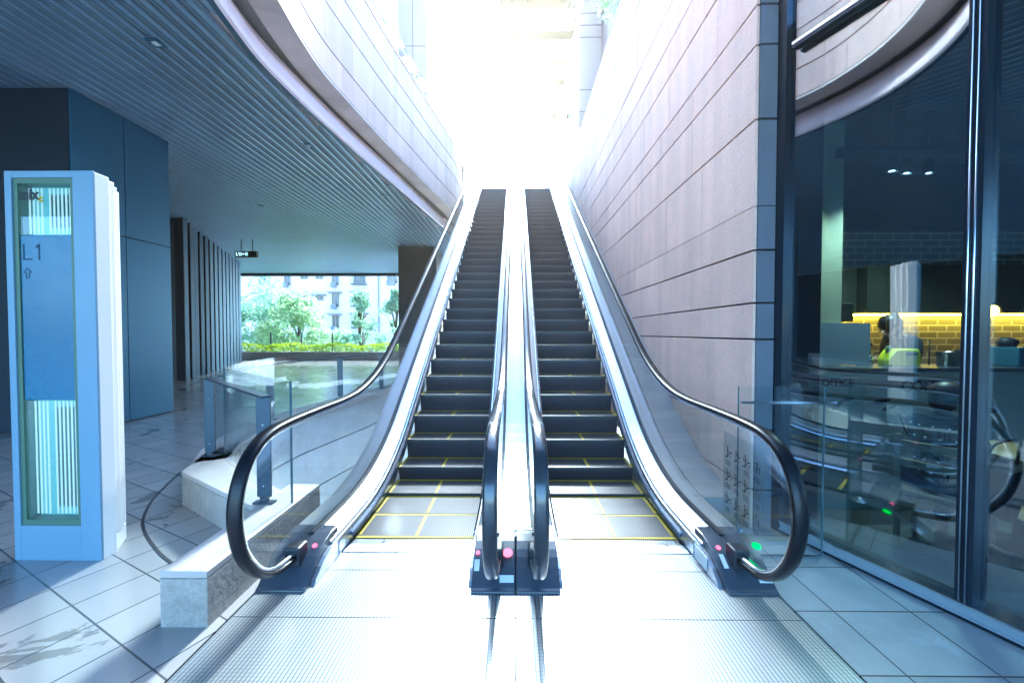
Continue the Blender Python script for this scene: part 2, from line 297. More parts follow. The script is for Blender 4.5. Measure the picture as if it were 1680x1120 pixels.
# ---------------------------------------------------------------- mesh helpers
ORG = {}
class MB:
    def __init__(s): s.v = []; s.f = []; s.m = []; s.sm = []
    def add(s, vs_, fs, mi=0, smooth=False):
        b = len(s.v); s.v += [tuple(p) for p in vs_]
        for f in fs: s.f.append([b + i for i in f]); s.m.append(mi); s.sm.append(smooth)
        return s
    def box(s, a, b, mi=0):
        x0, y0, z0 = a; x1, y1, z1 = b
        return s.add([(x0,y0,z0),(x1,y0,z0),(x1,y1,z0),(x0,y1,z0),(x0,y0,z1),(x1,y0,z1),(x1,y1,z1),(x0,y1,z1)],
                     [(0,3,2,1),(4,5,6,7),(0,1,5,4),(1,2,6,5),(2,3,7,6),(3,0,4,7)], mi)
    def obox(s, c, ux, L, W, z0, z1, mi=0):
        """box centred on c (x,y), length L along unit dir ux, width W across"""
        d = Vector((ux[0], ux[1])).normalized(); n = Vector((-d.y, d.x)); c = Vector(c[:2])
        P = [c - d*L/2 - n*W/2, c + d*L/2 - n*W/2, c + d*L/2 + n*W/2, c - d*L/2 + n*W/2]
        return s.prism([(p.x, p.y) for p in P], z0, z1, mi)
    def prism(s, poly, z0, z1, mi=0):
        a = sum(poly[i][0]*poly[(i+1)%len(poly)][1]-poly[(i+1)%len(poly)][0]*poly[i][1] for i in range(len(poly)))
        if a < 0: poly = poly[::-1]
        n = len(poly)
        return s.add([(x,y,z0) for x,y in poly] + [(x,y,z1) for x,y in poly],
                     [tuple(range(n-1,-1,-1)), tuple(range(n,2*n))] + [(i,(i+1)%n,n+(i+1)%n,n+i) for i in range(n)], mi)
    def xprism(s, poly, x0, x1, mi=0):
        """polygon of (y,z) extruded along x"""
        n = len(poly)
        return s.add([(x0,y,z) for y,z in poly] + [(x1,y,z) for y,z in poly],
                     [tuple(range(n)), tuple(range(2*n-1,n-1,-1))] + [(i,n+i,n+(i+1)%n,(i+1)%n) for i in range(n)], mi)
    def tube(s, pts, r, seg=8, mi=0, cap=True):
        pts = [Vector(p) for p in pts]; n = len(pts); base = len(s.v)
        rs = r if isinstance(r, (list, tuple)) else [r]*n
        up = Vector((0,0,1)); prev = None
        for i, p in enumerate(pts):
            t = (pts[min(i+1,n-1)] - pts[max(i-1,0)]).normalized()
            a = prev if prev is not None else (up if abs(t.z) < 0.95 else Vector((1,0,0)))
            a = (a - t*a.dot(t)).normalized(); prev = a; b = t.cross(a)
            for k in range(seg):
                q = 2*math.pi*k/seg
                s.v.append(tuple(p + (a*math.cos(q) + b*math.sin(q))*rs[i]))
        for i in range(n-1):
            for k in range(seg):
                s.f.append([base+i*seg+k, base+i*seg+(k+1)%seg, base+(i+1)*seg+(k+1)%seg, base+(i+1)*seg+k]); s.m.append(mi); s.sm.append(True)
        if cap:
            s.f.append([base+k for k in range(seg)][::-1]); s.m.append(mi); s.sm.append(False)
            s.f.append([base+(n-1)*seg+k for k in range(seg)]); s.m.append(mi); s.sm.append(False)
        return s
    def lathe(s, c, prof, seg=20, mi=0):
        base = len(s.v); n = len(prof)
        for r, z in prof:
            for k in range(seg):
                q = 2*math.pi*k/seg; s.v.append((c[0]+r*math.cos(q), c[1]+r*math.sin(q), c[2]+z))
        for i in range(n-1):
            for k in range(seg):
                s.f.append([base+i*seg+k, base+i*seg+(k+1)%seg, base+(i+1)*seg+(k+1)%seg, base+(i+1)*seg+k]); s.m.append(mi); s.sm.append(True)
        return s
    def ball(s, c, r, seg=14, mi=0):
        rx, ry, rz = r if isinstance(r, (tuple, list)) else (r, r, r)
        n = seg//2; base = len(s.v)
        for i in range(n+1):
            a = -math.pi/2 + math.pi*i/n
            for k in range(seg):
                q = 2*math.pi*k/seg
                s.v.append((c[0]+rx*math.cos(a)*math.cos(q), c[1]+ry*math.cos(a)*math.sin(q), c[2]+rz*math.sin(a)))
        for i in range(n):
            for k in range(seg):
                s.f.append([base+i*seg+k, base+i*seg+(k+1)%seg, base+(i+1)*seg+(k+1)%seg, base+(i+1)*seg+k]); s.m.append(mi); s.sm.append(True)
        return s
    def sweep_n(s, path, prof, x0, mi=0, closed=True):
        """path of (y,z); profile of (dx, dn), dn along the path normal"""
        base = len(s.v); n = len(path); k = len(prof)
        for i in range(n):
            a = path[max(i-1,0)]; b = path[min(i+1,n-1)]
            ty, tz = b[0]-a[0], b[1]-a[1]; l = math.hypot(ty, tz) or 1; ty /= l; tz /= l
            for dx, dn in prof: s.v.append((x0+dx, path[i][0]-tz*dn, path[i][1]+ty*dn))
        for i in range(n-1):
            for j in range(k if closed else k-1):
                s.f.append([base+i*k+j, base+i*k+(j+1)%k, base+(i+1)*k+(j+1)%k, base+(i+1)*k+j]); s.m.append(mi); s.sm.append(True)
        if closed:
            s.f.append([base+j for j in range(k)]); s.m.append(mi); s.sm.append(False)
            s.f.append([base+(n-1)*k+j for j in range(k)][::-1]); s.m.append(mi); s.sm.append(False)
        return s
    def sweep_z(s, path, prof, mi=0, closed=True, smooth=False):
        """path of (y,z); profile of (x, dz) added vertically"""
        base = len(s.v); n = len(path); k = len(prof)
        for y, z in path:
            for x, dz in prof: s.v.append((x, y, z+dz))
        for i in range(n-1):
            for j in range(k if closed else k-1):
                s.f.append([base+i*k+j, base+i*k+(j+1)%k, base+(i+1)*k+(j+1)%k, base+(i+1)*k+j]); s.m.append(mi); s.sm.append(smooth)
        if closed:
            s.f.append([base+j for j in range(k)]); s.m.append(mi); s.sm.append(False)
            s.f.append([base+(n-1)*k+j for j in range(k)][::-1]); s.m.append(mi); s.sm.append(False)
        return s
    def build(s, name, mats, parent=None, loc=(0,0,0), bevel=0.0, bseg=2, recalc=True, xf=None):
        if not isinstance(mats, (list, tuple)): mats = [mats]
        org = ORG[parent.name] if parent else Vector(loc)
        me = bpy.data.meshes.new(name)
        vv = [xf @ Vector(p) for p in s.v] if xf else s.v
        me.from_pydata([(p[0]-org[0], p[1]-org[1], p[2]-org[2]) for p in vv], [], s.f)
        for m in mats: me.materials.append(m)
        me.polygons.foreach_set("material_index", s.m); me.polygons.foreach_set("use_smooth", s.sm)
        me.update()
        if recalc:
            import bmesh
            bm = bmesh.new(); bm.from_mesh(me); bmesh.ops.recalc_face_normals(bm, faces=bm.faces); bm.to_mesh(me); bm.free()
        o = bpy.data.objects.new(name, me); COL.objects.link(o)
        if parent: o.parent = parent
        else: o.location = loc
        ORG[o.name] = Vector(org)
        if bevel:
            b = o.modifiers.new("bevel", 'BEVEL'); b.width = bevel; b.segments = bseg; b.limit_method = 'ANGLE'
        return o

def tag(o, label, cat, group=None):
    o["label"] = label; o["category"] = cat
    if group: o["group"] = group
    return o
def thing(name, label, cat, loc=(0,0,0), group=None):
    o = bpy.data.objects.new(name, None); o.location = loc; o.empty_display_size = 0.1
    COL.objects.link(o); ORG[o.name] = Vector(loc); return tag(o, label, cat, group)
def struct(o): o["kind"] = "structure"; return o

def text(name, s, size, m, parent, pos, rot=(90, 0, 0), depth=0.002, align='LEFT', bold=0.0, sx=1.0):
    c = bpy.data.curves.new("t", 'FONT'); c.body = s; c.size = size; c.extrude = depth; c.align_x = align; c.offset = bold
    o = bpy.data.objects.new("t", c); COL.objects.link(o)
    me = bpy.data.meshes.new_from_object(o, depsgraph=bpy.context.evaluated_depsgraph_get())
    bpy.data.objects.remove(o); bpy.data.curves.remove(c)
    from mathutils import Euler
    mt = Matrix.Translation(Vector(pos) - ORG[parent.name]) @ Euler([R(a) for a in rot]).to_matrix().to_4x4() @ Matrix.Diagonal((sx, 1, 1, 1))
    me.transform(mt); me.name = name; me.materials.clear(); me.materials.append(m)
    o = bpy.data.objects.new(name, me); COL.objects.link(o); o.parent = parent; ORG[o.name] = ORG[parent.name]
    return o

def catmull(P, n=6):
    out = []
    for i in range(len(P)-1):
        p0 = P[max(i-1,0)]; p1 = P[i]; p2 = P[i+1]; p3 = P[min(i+2,len(P)-1)]
        for k in range(n):
            t = k/n
            out.append(tuple(0.5*((2*p1[j]) + (-p0[j]+p2[j])*t + (2*p0[j]-5*p1[j]+4*p2[j]-p3[j])*t*t + (-p0[j]+3*p1[j]-3*p2[j]+p3[j])*t**3) for j in range(len(p1))))
    out.append(tuple(P[-1])); return out

# ---------------------------------------------------------------- ground and paving
g = MB(); g.add([(-160,-60,-5),(160,-60,-5),(160,260,-5),(-160,260,-5)], [(0,1,2,3)]); struct(g.build('street', K['street']))
VOID = [(-1.90,3.52),(-2.05,3.3),(-3.15,4.20),(-3.55,5.0),(-3.62,6.2),(-3.48,7.1),(-3.28,8.1),(-3.05,9.6),(-2.7,11.5),(-2.4,14.0),(-2.2,17.0)]
VOIDC = [VOID[0], VOID[1]] + catmull(VOID[2:], 5)
lf = MB()
outer = [(-1.70,-14),(-1.70,3.52)] + VOIDC + [(-2.2,27.2),(-60,27.2),(-60,-14)]
lf.prism(outer, -0.35, 0.0); struct(lf.build('plaza_floor', K['tile_l']))
rf = MB(); rf.prism([(1.70,-14),(14,-14),(14,3.39),(2.03,3.39),(2.03,3.4),(1.70,3.4)], -0.3, 0.0); struct(rf.build('shopfront_pavement', K['tile_r']))
cf = MB(); cf.box((-1.70,-14,-0.3),(1.70,0.30,0.0)); struct(cf.build('floor', K['tile_r']))
ub = MB(); ub.box((-1.70,0.30,-0.5),(1.70,16.0,-0.32)); ub.box((-3.9,3.5,-3.3),(-1.7,17,-3.2)); struct(ub.build('void_floor', K['concrete']))
uf = MB(); uf.box((-2.0,17.3,6.9),(30,34,7.3)); struct(uf.build('upper_floor', K['concrete']))
arc = catmull([(-4.05,4.67),(-3.85,4.25),(-3.66,3.89),(-3.46,3.6),(-3.27,3.38),(-2.99,3.14),(-2.565,2.845),(-2.05,2.60)], 6)
dg = MB()
for a, b in zip(arc[:-1], arc[1:]):
    dg.obox(((a[0]+b[0])/2,(a[1]+b[1])/2), (b[0]-a[0], b[1]-a[1]), math.dist(a,b)+0.004, 0.022, 0.001, 0.004)
tag(dg.build('drain_slot', K['groove'], loc=(0,0,0)), 'dark curved drain slot cut into the paving beside the stone plinth', 'drain')

# ---------------------------------------------------------------- escalators
M_ = 0.647
def zN(y, w=0.75, w2=0.8, top=7.30):
    y0 = 4.155; y1 = y0 + top/M_
    if y < y0-w: return 0.0
    if y < y0+w: return M_*(y-(y0-w))**2/(4*w)
    if y < y1-w2: return M_*(y-y0)
    if y < y1+w2: return top - M_*((y1+w2)-y)**2/(4*w2)
    return top
XC = 0.826
railp = [(2.66,0.165),(2.52,0.175),(2.39,0.20),(2.27,0.27),(2.19,0.36),(2.13,0.46),(2.095,0.57),(2.08,0.68),(2.09,0.78),(2.125,0.88),(2.185,0.97),(2.28,1.04),(2.40,1.08),(2.56,1.095),(2.8,1.10)]
ys = [3.1,3.4,3.7,4.0,4.3,4.6,4.9,5.3] + [5.3+0.75*i for i in range(1,13)] + [14.9,15.3,15.7,16.1,16.5,16.8]
railp += [(y, zN(y)+1.10) for y in ys]
zt = 7.30
railp += [(17.1,zt+1.08),(17.3,zt+1.0),(17.42,zt+0.85),(17.45,zt+0.66),(17.4,zt+0.48),(17.25,zt+0.33),(17.0,zt+0.22)]
RAIL = catmull(railp, 5)
RAILC = [p for p in RAIL]
deckys = [2.86,3.1,3.3] + [3.4+0.15*i for i in range(0,12)] + [5.2+0.8*i for i in range(0,12)] + [14.6,14.9,15.2,15.5,15.8,16.1,16.5,17.2]
DECK = [(y, zN(y)) for y in deckys]

def stepgroup(root, xc, s):
    # s = +1 right escalator, -1 left; outer side is s
    # flat treads then the incline, then flat at the top
    fr = [(3.23,-0.004),(3.63,-0.002),(4.02,0.028),(4.40,0.168)]
    y, z = 4.75, 0.385
    while z < 7.10:
        fr.append((y, z)); y += 0.340; z += 0.220
    fr += [(y, 7.24), (y+0.37, 7.29), (y+0.77, 7.29)]
    proto = None
    for i in range(len(fr)-1):
        y0, z0 = fr[i]; y1, z1 = fr[i+1]; yp, zp = fr[i-1] if i else (y0-0.4, z0)
        rise = z0 - zp
        inc = 4 <= i-1 and i < len(fr)-4
        if inc and proto is not None:
            o = proto.copy(); COL.objects.link(o); o.parent = root
            o.location = (0, y0-pbase[0], z0-pbase[1]); continue
        dep = (y1-y0) + 0.012
        mb = MB(); xa, xb = xc-0.5, xc+0.5
        mb.box((xa,y0+0.004,z0-0.03),(xb,y0+dep,z0),0)
        if rise > 0.02:
            prof = []
            for k in range(7):
                a = k/6; prof.append((y0+0.004+0.03*math.sin(a*math.pi/2)*a, z0-a*(rise+0.02)))
            q = prof + [(y0+0.07, z0-rise-0.02), (y0+0.07, z0-0.001)]
            mb.xprism(q, xa+0.002, xb-0.002, 1)
        h = z0+0.0015
        mb.box((xa,y0+dep-0.046,z0-0.004),(xb,y0+dep-0.016,h),2)
        so_ = xc + s*0.5
        mb.box((min(so_, so_-s*0.03),y0+0.02,z0-0.004),(max(so_, so_-s*0.03),y0+dep-0.047,h),2)
        if True:
            mb.box((xc-0.016,y0+0.01 if rise<0.1 else y0+0.02,z0-0.004),(xc+0.012,y0+dep-0.047,h),2)
        o = mb.build('step', [K['tread'],K['riser'],K['yellow']], root)
        if inc and proto is None: proto = o; pbase = (y0, z0)

def interp(path, y):
    for a, b in zip(path[:-1], path[1:]):
        if a[0] <= y <= b[0]: return a[1] + (b[1]-a[1])*(y-a[0])/(b[0]-a[0])
    return path[-1][1]

BELT = [(-0.040,-0.010),(-0.041,0.006),(-0.036,0.016),(-0.022,0.022),(0,0.024),(0.022,0.022),(0.036,0.016),(0.041,0.006),(0.040,-0.010),(0.028,-0.014),(-0.028,-0.014)]
GUIDE = [(-0.026,-0.014),(0.026,-0.014),(0.024,-0.034),(-0.024,-0.034)]
BASEP = [(3.0,0.0),(3.0,0.205),(2.88,0.205),(2.80,0.190),(2.73,0.168),(2.676,0.142),(2.62,0.105),(2.57,0.068),(2.52,0.028),(2.497,0.018),(2.497,0.0)]

def person_glyph(mb, O, ex, ez, s, kind):
    """small escalator safety pictogram drawn as flat strokes in the plane O + a*ex + b*ez"""
    def P(a, b): return Vector(O) + Vector(ex)*a*s + Vector(ez)*b*s
    def st(a, b, wd):
        A = P(*a); B = P(*b); d = (B-A).normalized(); n = Vector(ex).cross(Vector(ez)).normalized(); q = d.cross(n)*wd*s/2
        mb.add([A-q, A+q, B+q, B-q], [(0,1,2,3)])
    def disc(a, b, r):
        c = P(a, b); pts = [c + Vector(ex)*s*r*math.cos(t*math.pi/4) + Vector(ez)*s*r*math.sin(t*math.pi/4) for t in range(8)]
        mb.add(pts, [tuple(range(8))])
    if kind % 4 == 3:
        for a in (-.3, 0.05, .35): st((a,-.4),(a,.15),.09)
        disc(-.3,.3,.09); disc(.05,.32,.09)
        return
    st((-.5,-.45),(-.15,-.45),.09); st((-.15,-.45),(.15,0),.09); st((.15,0),(.5,.05),.09)
    disc(-.15,.42,.09); st((-.15,.3),(-.12,-.02),.13); st((-.12,.0),(-.2,-.38),.09); st((-.12,.22),(.12,.12),.07)
    if kind % 3 == 1: disc(.2,.3,.08); st((.2,.2),(.2,.02),.1)
    if kind % 3 == 2: st((-.45,.3),(-.3,-.1),.06)
    st((.25,-.35),(.42,-.2),.06)

def escalator(s, label):
    xc = s*XC
    root = thing('escalator', label, 'escalator', (xc, 2.5, 0), 'twin escalators')
    stepgroup(root, xc, s)
    # floor plates
    x0, x1 = sorted((s*0.0045, s*1.685))
    lp = MB()
    for a, b in ((0.32,1.10),(1.107,1.80),(1.807,2.28),(2.287,2.745),(2.752,2.965)):
        lp.box((x0,a,-0.04),(x1,b,0.002),0)
    lp.build('landing_plate', K['plate'], root)
    cb = MB(); cb.box((xc-0.5,2.972,-0.03),(xc+0.5,3.085,0.007))
    for k in range(60):
        xx = xc-0.495+k*0.0165
        cb.box((xx,3.085,-0.01),(xx+0.007,3.16,0.006),0)
    cb.build('comb_plate', K['plate_plain'], root)
    y_ = MB(); y_.box((xc-0.5,3.19,-0.004),(xc+0.5,3.222,0.001)); y_.build('comb_line', K['yellow'], root)
    tp = MB(); tp.box((xc-0.6,16.55,7.2),(xc+0.6,17.9,7.302)); tp.build('top_landing_plate', K['plate'], root)
    for side in (s, -s):
        out = side*s   # +1 = outer side of the pair, -1 = beside the divider
        gx = xc + side*0.687
        r = MB(); r.sweep_n(RAIL, [(dx*1.0, dn) for dx, dn in BELT], gx)
        hr = r.build('handrail', K['black'] if out > 0 else K['silver_rail'], root)
        gd = MB(); gd.sweep_n(RAIL, GUIDE, gx); gd.build('rail_guide', K['chrome'], hr)
        # glass balustrade panels
        cuts = [(2.0,2.0),(3.64,3.64),(4.62,4.86),(5.75,6.0)] + [(5.75+1.15*i, 6.0+1.15*i) for i in range(1,9)] + [(16.1,16.2),(17.5,17.3)]
        for ci in range(len(cuts)-1):
            ta, ba = cuts[ci]; tb, bb = cuts[ci+1]; gp = 0.004
            if ci == 0:
                top = [p for p in RAIL if p[0] <= tb and p[1] < 1.3]
                top = [p for p in top if p[1] > 0.19]
                i0 = 0
                top = [(y+0.02 if y < 2.3 else y, z-0.028 if z > 0.6 else z+0.028) for y, z in top]
                bot = [(3.64-gp, 0.17), (3.1,0.17),(2.75,0.17),(2.58,0.12),(2.50,0.10)]
                top.append((3.64-gp, interp(RAIL[40:], 3.64)-0.03))
                poly = top + bot
            elif ci == len(cuts)-2:
                top = [p for p in RAIL if p[0] > ta+gp and p[1] > 7.5]
                top = [(y-0.02 if y > 17.2 else y, z-0.028) for y, z in top]
                poly = [(ta+gp, zN(ta)+1.07)] + top + [(17.2,7.45),(ba+gp, zN(ba)+0.17)]
            else:
                n = 8
                top = [(ta+gp+(tb-ta-2*gp)*k/n,) for k in range(n+1)]
                top = [(y, zN(y)+1.075) for (y,) in top]
                bot = [ba+gp+(bb-ba-2*gp)*k/n for k in range(n+1)]
                bot = [(y, zN(y)+0.17) for y in bot][::-1]
                poly = top + bot
            gm = MB(); gm.xprism(poly, gx-0.005, gx+0.005)
            gm.build('glass_panel', K['glass'], root)
        # gasket, inner deck, skirt
        a = side
        X = lambda d: xc + a*d
        gk = MB(); gk.sweep_z(DECK, [(X(0.668),0.16),(X(0.706),0.16),(X(0.706),0.215),(X(0.668),0.215)]); gk.build('glass_clamp', K['gasket'], root)
        dk = MB(); dk.sweep_z(DECK, [(X(0.528),0.135),(X(0.54),0.150),(X(0.655),0.195),(X(0.667),0.195),(X(0.667),0.10),(X(0.528),0.10)]); dk.build('inner_deck', K['deck'], root)
        skp = [(2.93,0.0)] + [(y, zN(y)) for y in deckys if y > 3]
        sk = MB(); sk.sweep_z(skp, [(X(0.508),0.10),(X(0.512),0.132),(X(0.527),0.134),(X(0.527),-0.12),(X(0.508),-0.12)])
        sk.xprism([(2.935,0.0),(2.935,0.132),(2.82,0.128),(2.74,0.112),(2.66,0.078),(2.585,0.03),(2.56,0.0)], min(X(0.513),X(0.543)), max(X(0.513),X(0.543))); sk.build('skirt_panel', K['skirt'], root)
        brp = [(3.13,0.0)] + [(y, zN(y)) for y in deckys if y > 3.2 and y < 16]
        br = MB(); br.sweep_z(brp, [(X(0.507),0.055),(X(0.485),0.045),(X(0.485),0.07),(X(0.507),0.088)]); br.build('skirt_brush', K['brush'], root)
        sl = MB(); sl.sweep_z(brp, [(X(0.507),0.089),(X(0.490),0.076),(X(0.488),0.082),(X(0.507),0.099)]); sl.build('brush_holder', K['chrome'], root)
        if out > 0:
            od = MB(); xo = 0.868
            od.sweep_z(DECK, [(X(0.707),0.195),(X(xo-0.004),0.195),(X(xo),0.185),(X(xo),-0.32),(X(0.86),-0.32),(X(0.86),0.165),(X(0.707),0.165)])
            od.build('outer_deck', K['deck'], root)
            if s > 0:
                sc2 = MB(); sc2.sweep_z([p for p in DECK if p[0] > 3.45], [(1.70,0.19),(2.022,0.19),(2.022,-0.3),(1.70,-0.3)]); sc2.build('side_cover', K['deck'], root)
            bx0, bx1 = sorted((X(0.545), X(0.868)))
        else:
            bx0, bx1 = sorted((X(0.535), s*0.0025))
        bm_ = MB(); bm_.xprism(BASEP, bx0, bx1); bo = bm_.build('newel_base', K['base'], root, bevel=0.008)
        # handrail inlet: dark boot where the belt enters the base
        ib = MB(); ib.box((gx-0.055,2.60,0.10),(gx+0.055,2.72,0.235)); ib.build('handrail_inlet', K['gasket'], bo, bevel=0.015)
        # pilot lamps and labels on the sloping face
    slope = Vector((0, 2.676-2.80, 0.142-0.190)).normalized(); nrm = Vector((0, slope.z, -slope.y))
    def on_slope(x, y, rad, m, nm, z=None):
        zz = interp([(2.52,0.028),(2.57,0.068),(2.62,0.105),(2.676,0.142),(2.73,0.168),(2.80,0.190),(2.88,0.205)], y)
        c = Vector((x, y, zz+0.002)); d = MB()
        pts0 = [c + Vector((math.cos(t*math.pi/8)*rad, 0, 0)) - slope*math.sin(t*math.pi/8)*rad for t in range(16)]
        pts1 = [p + nrm*0.008 for p in pts0]
        if nrm.z < 0: pts1 = [p - nrm*0.008 for p in pts0]
        d.add(pts0+pts1, [tuple(range(16)), tuple(range(16,32))] + [(i,(i+1)%16,16+(i+1)%16,16+i) for i in range(16)])
        return d.build(nm, m, root)
    def plate_on(x0, x1_, ya, yb, m, nm):
        z = lambda y: interp([(2.497,0.018),(2.52,0.028),(2.57,0.068),(2.62,0.105),(2.676,0.142),(2.73,0.168),(2.80,0.190),(2.88,0.205)], y)
        d = MB(); d.add([(x0,ya,z(ya)+0.004),(x1_,ya,z(ya)+0.004),(x1_,yb,z(yb)+0.004),(x0,yb,z(yb)+0.004),
                         (x0,ya,z(ya)-0.02),(x1_,ya,z(ya)-0.02),(x1_,yb,z(yb)-0.02),(x0,yb,z(yb)-0.02)],
                        [(0,1,2,3),(7,6,5,4),(0,4,5,1),(1,5,6,2),(2,6,7,3),(3,7,4,0)])
        return d.build(nm, m, root)
    on_slope(xc + s*0.60, 2.745, 0.017, K['red'], 'pilot_lamp')
    if s < 0:
        on_slope(-0.055, 2.70, 0.034, K['red'], 'pilot_lamp')
        on_slope(-0.262, 2.70, 0.015, K['red'], 'pilot_lamp')
        st_ = plate_on(-0.105, -0.012, 2.545, 2.578, K['sticker'], 'label_sticker')
        plate_on(-0.280, -0.245, 2.60, 2.66, K['sticker'], 'label_sticker')
    else:
        on_slope(1.70, 2.76, 0.028, K['green'], 'signal_lamp')
        plate_on(1.60, 1.685, 2.55, 2.585, K['sticker'], 'label_sticker')
        plate_on(1.405, 1.435, 2.62, 2.70, K['sticker'], 'label_sticker')
        sp = MB(); sp.box((xc+0.503,2.72,0.03),(xc+0.511,2.90,0.12)); sp.build('safety_label', K['sticker'], root)
        # safety pictograms on the clear film of the newel glass
        fx = xc + 0.687 - 0.0075
        fm = MB(); fm.box((fx-0.0005,2.37,0.30),(fx+0.0005,2.84,0.98)); fm.build('safety_sheet', K['frost'], root)
        for r_ in range(3):
            for c_ in range(4):
                zc = 0.845 - r_*0.165; yc = 2.775 - c_*0.108
                gl = MB(); hl = MB(); person_glyph(gl, (fx-0.0015, yc, zc), (0,-1,0), (0,0,1), 0.085, r_*4+c_+(0 if c_ < 3 else 0))
                for q in range(3):
                    hl.add([(fx-0.0014,yc+0.03,zc-0.062-q*0.012),(fx-0.0014,yc-0.03,zc-0.062-q*0.012),(fx-0.0014,yc-0.03,zc-0.067-q*0.012),(fx-0.0014,yc+0.03,zc-0.067-q*0.012)],[(0,1,2,3)])
                gl.build('pictogram', K['ink'], root, recalc=False); hl.build('caption', K['faint_ink'], root, recalc=False)
    return root
escalator(-1, 'left of the two escalators, beside the stone plinth and open stair void')
escalator(1, 'right of the two escalators, running up against the tall stone wall')

dv = thing('escalator_divider', 'white metal strip and upright glass pane filling the gap between the two escalators', 'divider', (0,2.9,0))
d = MB(); d.sweep_z(DECK, [(-0.117,0.195),(0.117,0.195),(0.117,-0.20),(-0.117,-0.20)]); d.build('cover_strip', K['deck'], dv)
d = MB(); d.box((-0.130,2.932,0.21),(0.130,2.944,0.93)); d.build('barrier_pane', K['glass'], dv)
d = MB(); d.box((-0.131,2.928,0.197),(0.131,2.948,0.209)); d.build('pane_channel', K['chrome'], dv)

# ---------------------------------------------------------------- right stone wall
WX = 2.03; WY0 = 3.39; WT = 8.05
rw = thing('stone_wall', 'tall granite block wall with dark joints climbing along the right escalator', 'wall', (WX, WY0, 0))
zj = [-0.2,0.33,0.85,1.63,1.94,2.39,2.76,3.49,4.11,4.44,5.05,5.50,5.98,6.60,7.10,7.60,WT]
thin = {2.76, 6.60}
bk = MB(); bk.box((WX+0.03,WY0+0.03,-0.2),(WX+0.6,19.9,WT-0.02)); bk.build('joint_backing', K['groove'], rw)
fb = MB(); eb = MB()
rnd = random.Random(3)
for i in range(len(zj)-1):
    za = zj[i] + (0.003 if zj[i] in thin else 0.008); zb = zj[i+1] - (0.003 if zj[i+1] in thin else 0.008)
    y = WY0 + 0.001; off = rnd.choice([0.65, 0.95, 1.2])
    first = True
    while y < 19.9:
        ln = off if first else rnd.choice([1.0, 1.1, 1.25]); first = False
        y2 = min(y+ln, 20.0); dx = rnd.uniform(-0.002, 0.002)
        fb.box((WX+dx,y,za),(WX+0.026,y2-0.006,zb)); y = y2
    eb.box((WX+0.029,WY0-0.012,za),(WX+0.175,WY0+0.35,zb))
fb.build('granite_blocks', K['granite'], rw, bevel=0.003, bseg=1)
eb.build('end_blocks', K['granite_end'], rw, bevel=0.003, bseg=1)
cp = MB(); cp.box((WX-0.01,WY0-0.01,WT),(WX+0.6,20,WT+0.05)); cp.build('coping', K['granite'], rw)

# ---------------------------------------------------------------- cafe shopfront
# ground line of the shopfront: X = 2.33 - 0.383 (y - 3.02)
SD = Vector((-0.383, 1.0)).normalized(); SN = Vector((-SD.y, SD.x))  # SN points to the street (-x)
def SP(y, off=0.0):  # point on the line, off > 0 towards the interior
    return Vector((2.33-0.383*(y-3.02), y)) - SN*off
sf = thing('cafe_shopfront', 'tall glazed cafe shopfront with dark mullions, reflecting the escalator', 'shopfront', (2.33,3.02,0))
def seg_obj(mb, ya, yb, off, wd, z0, z1, mi=0):
    a = SP(ya, off); b = SP(yb, off); c = (a+b)/2
    mb.obox(c, SD, (a-b).length, wd, z0, z1, mi)
m = MB(); seg_obj(m, -3.0, 3.31, 0.055, 0.07, 0.0, 0.028); m.build('plinth', K['frame'], sf)
m = MB(); seg_obj(m, -3.0, 3.31, 0.045, 0.09, 0.028, 0.036); seg_obj(m, -3.0, 3.31, 0.055, 0.07, 0.036, 0.092); m.build('sill', K['frame_lt'], sf)
m = MB(); seg_obj(m, -3.0, 3.31, 0.048, 0.085, 0.0925, 0.104); m.build('sill_cap', K['chrome'], sf)
m = MB(); seg_obj(m, -3.0, 3.36, 0.085, 0.012, 0.10, 9.0); m.build('window_glass', K['shopglass'], sf)
m = MB(); seg_obj(m, 3.315, 3.385, 0.055, 0.07, 0.0, 9.0); m.build('end_frame', K['frame'], sf)
m = MB(); seg_obj(m, -3.0, 3.26, 0.035, 0.06, 3.985, 4.012); m.build('transom', K['frame'], sf)
m = MB(); seg_obj(m, -3.0, 3.262, 0.025, 0.05, 4.014, 4.036); m.build('transom_cap', K['chrome'], sf)
for yc in (2.285, 0.6):
    m = MB(); seg_obj(m, yc-0.035, yc+0.035, 0.06, 0.12, 0.106, 9.0); mu = m.build('mullion', K['frame'], sf)
    for dd in (-0.010, 0.014):
        m = MB(); m.tube([(*SP(yc+dd, -0.008), 0.12), (*SP(yc+dd, -0.008), 3.9)], 0.0055, 8); m.build('mullion_strip', K['chrome'], mu)
m = MB(); seg_obj(m, 2.05, 2.13, 0.30, 0.12, 0.05, 9.0); m.build('inner_post', K['clad'], sf)
